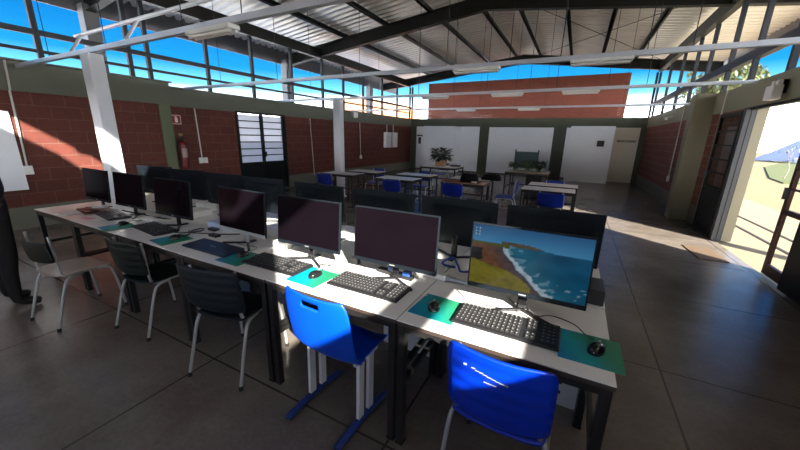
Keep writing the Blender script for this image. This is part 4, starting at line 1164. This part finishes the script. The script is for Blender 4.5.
# ------------------------------------------------------------------ camera
R = [[0.8843475976277808, 0.46632420932591223, 0.021703879066551763], [-0.13925263762395407, 0.21913545155209221, 0.9657061441182987], [-0.44557606475746026, 0.8570422309720936, -0.25872878627170987]]
cam = bpy.data.cameras.new('camera'); co = bpy.data.objects.new('camera', cam); COL.objects.link(co)
rt, up, fw = [Vector(r) for r in R]
mw = Matrix(((rt.x, up.x, -fw.x, 0), (rt.y, up.y, -fw.y, 0), (rt.z, up.z, -fw.z, 1.6), (0, 0, 0, 1)))
co.matrix_world = mw
cam.sensor_width = 36; cam.lens = 36*327.435/800; cam.clip_start = .02; cam.clip_end = 500
S.camera = co

# ------------------------------------------------------------------ light
SUN = Vector((-.76, .65, -.575)).normalized()      # travel direction of sunlight
sl = bpy.data.lights.new('sun', 'SUN'); so = bpy.data.objects.new('sun', sl); COL.objects.link(so)
sl.energy = 14.0; sl.angle = math.radians(.55); sl.color = (1, .93, .82)
so.rotation_euler = SUN.to_track_quat('-Z', 'Y').to_euler()
so.location = (20, -20, 20)
w = bpy.data.worlds.new('world'); S.world = w; w.use_nodes = True
N = w.node_tree.nodes; L = w.node_tree.links
bg = N['Background']
tc = N.new('ShaderNodeTexCoord'); sp = N.new('ShaderNodeSeparateXYZ'); L.new(tc.outputs['Generated'], sp.inputs[0])
rp = N.new('ShaderNodeValToRGB'); L.new(sp.outputs[2], rp.inputs[0])
e = rp.color_ramp.elements
e[0].position = 0.0; e[0].color = (5.5, 5.5, 5.6, 1)
e[1].position = .5; e[1].color = (.002, .09, .30, 1)
for p_, c_ in ((.05, (4.2, 4.2, 4.3, 1)), (.085, (.85, .95, 1, 1)), (.115, (.09, .31, .46, 1)), (.16, (.006, .125, .29, 1)), (.25, (.001, .068, .22, 1))):
    q = e.new(p_); q.color = c_
# brighter hazy sky around the sun
vm = N.new('ShaderNodeVectorMath'); vm.operation = 'DOT_PRODUCT'; L.new(tc.outputs['Generated'], vm.inputs[0]); vm.inputs[1].default_value = tuple(-SUN)
mr = N.new('ShaderNodeMapRange'); mr.inputs[1].default_value = .25; mr.inputs[2].default_value = 1.0; mr.inputs[3].default_value = 0; mr.inputs[4].default_value = 1
L.new(vm.outputs['Value'], mr.inputs[0])
pw = N.new('ShaderNodeMath'); pw.operation = 'POWER'; pw.inputs[1].default_value = 1.3; L.new(mr.outputs[0], pw.inputs[0])
ml = N.new('ShaderNodeMath'); ml.operation = 'MULTIPLY'; ml.inputs[1].default_value = 1.0; L.new(pw.outputs[0], ml.inputs[0])
hz = N.new('ShaderNodeMix'); hz.data_type = 'RGBA'; hz.blend_type = 'ADD'; hz.inputs[0].default_value = 1
vs_ = N.new('ShaderNodeVectorMath'); vs_.operation = 'SCALE'; vs_.inputs[0].default_value = (1, .97, .92); L.new(ml.outputs[0], vs_.inputs['Scale'])
L.new(rp.outputs[0], hz.inputs[6]); L.new(vs_.outputs[0], hz.inputs[7])
L.new(hz.outputs[2], bg.inputs[0]); bg.inputs[1].default_value = 2.0

vsx = S.view_settings
S.display_settings.display_device = 'sRGB'
vsx.view_transform = 'Standard'; vsx.look = 'None'; vsx.gamma = 1; vsx.use_curve_mapping = False
vsx.exposure = 0.95
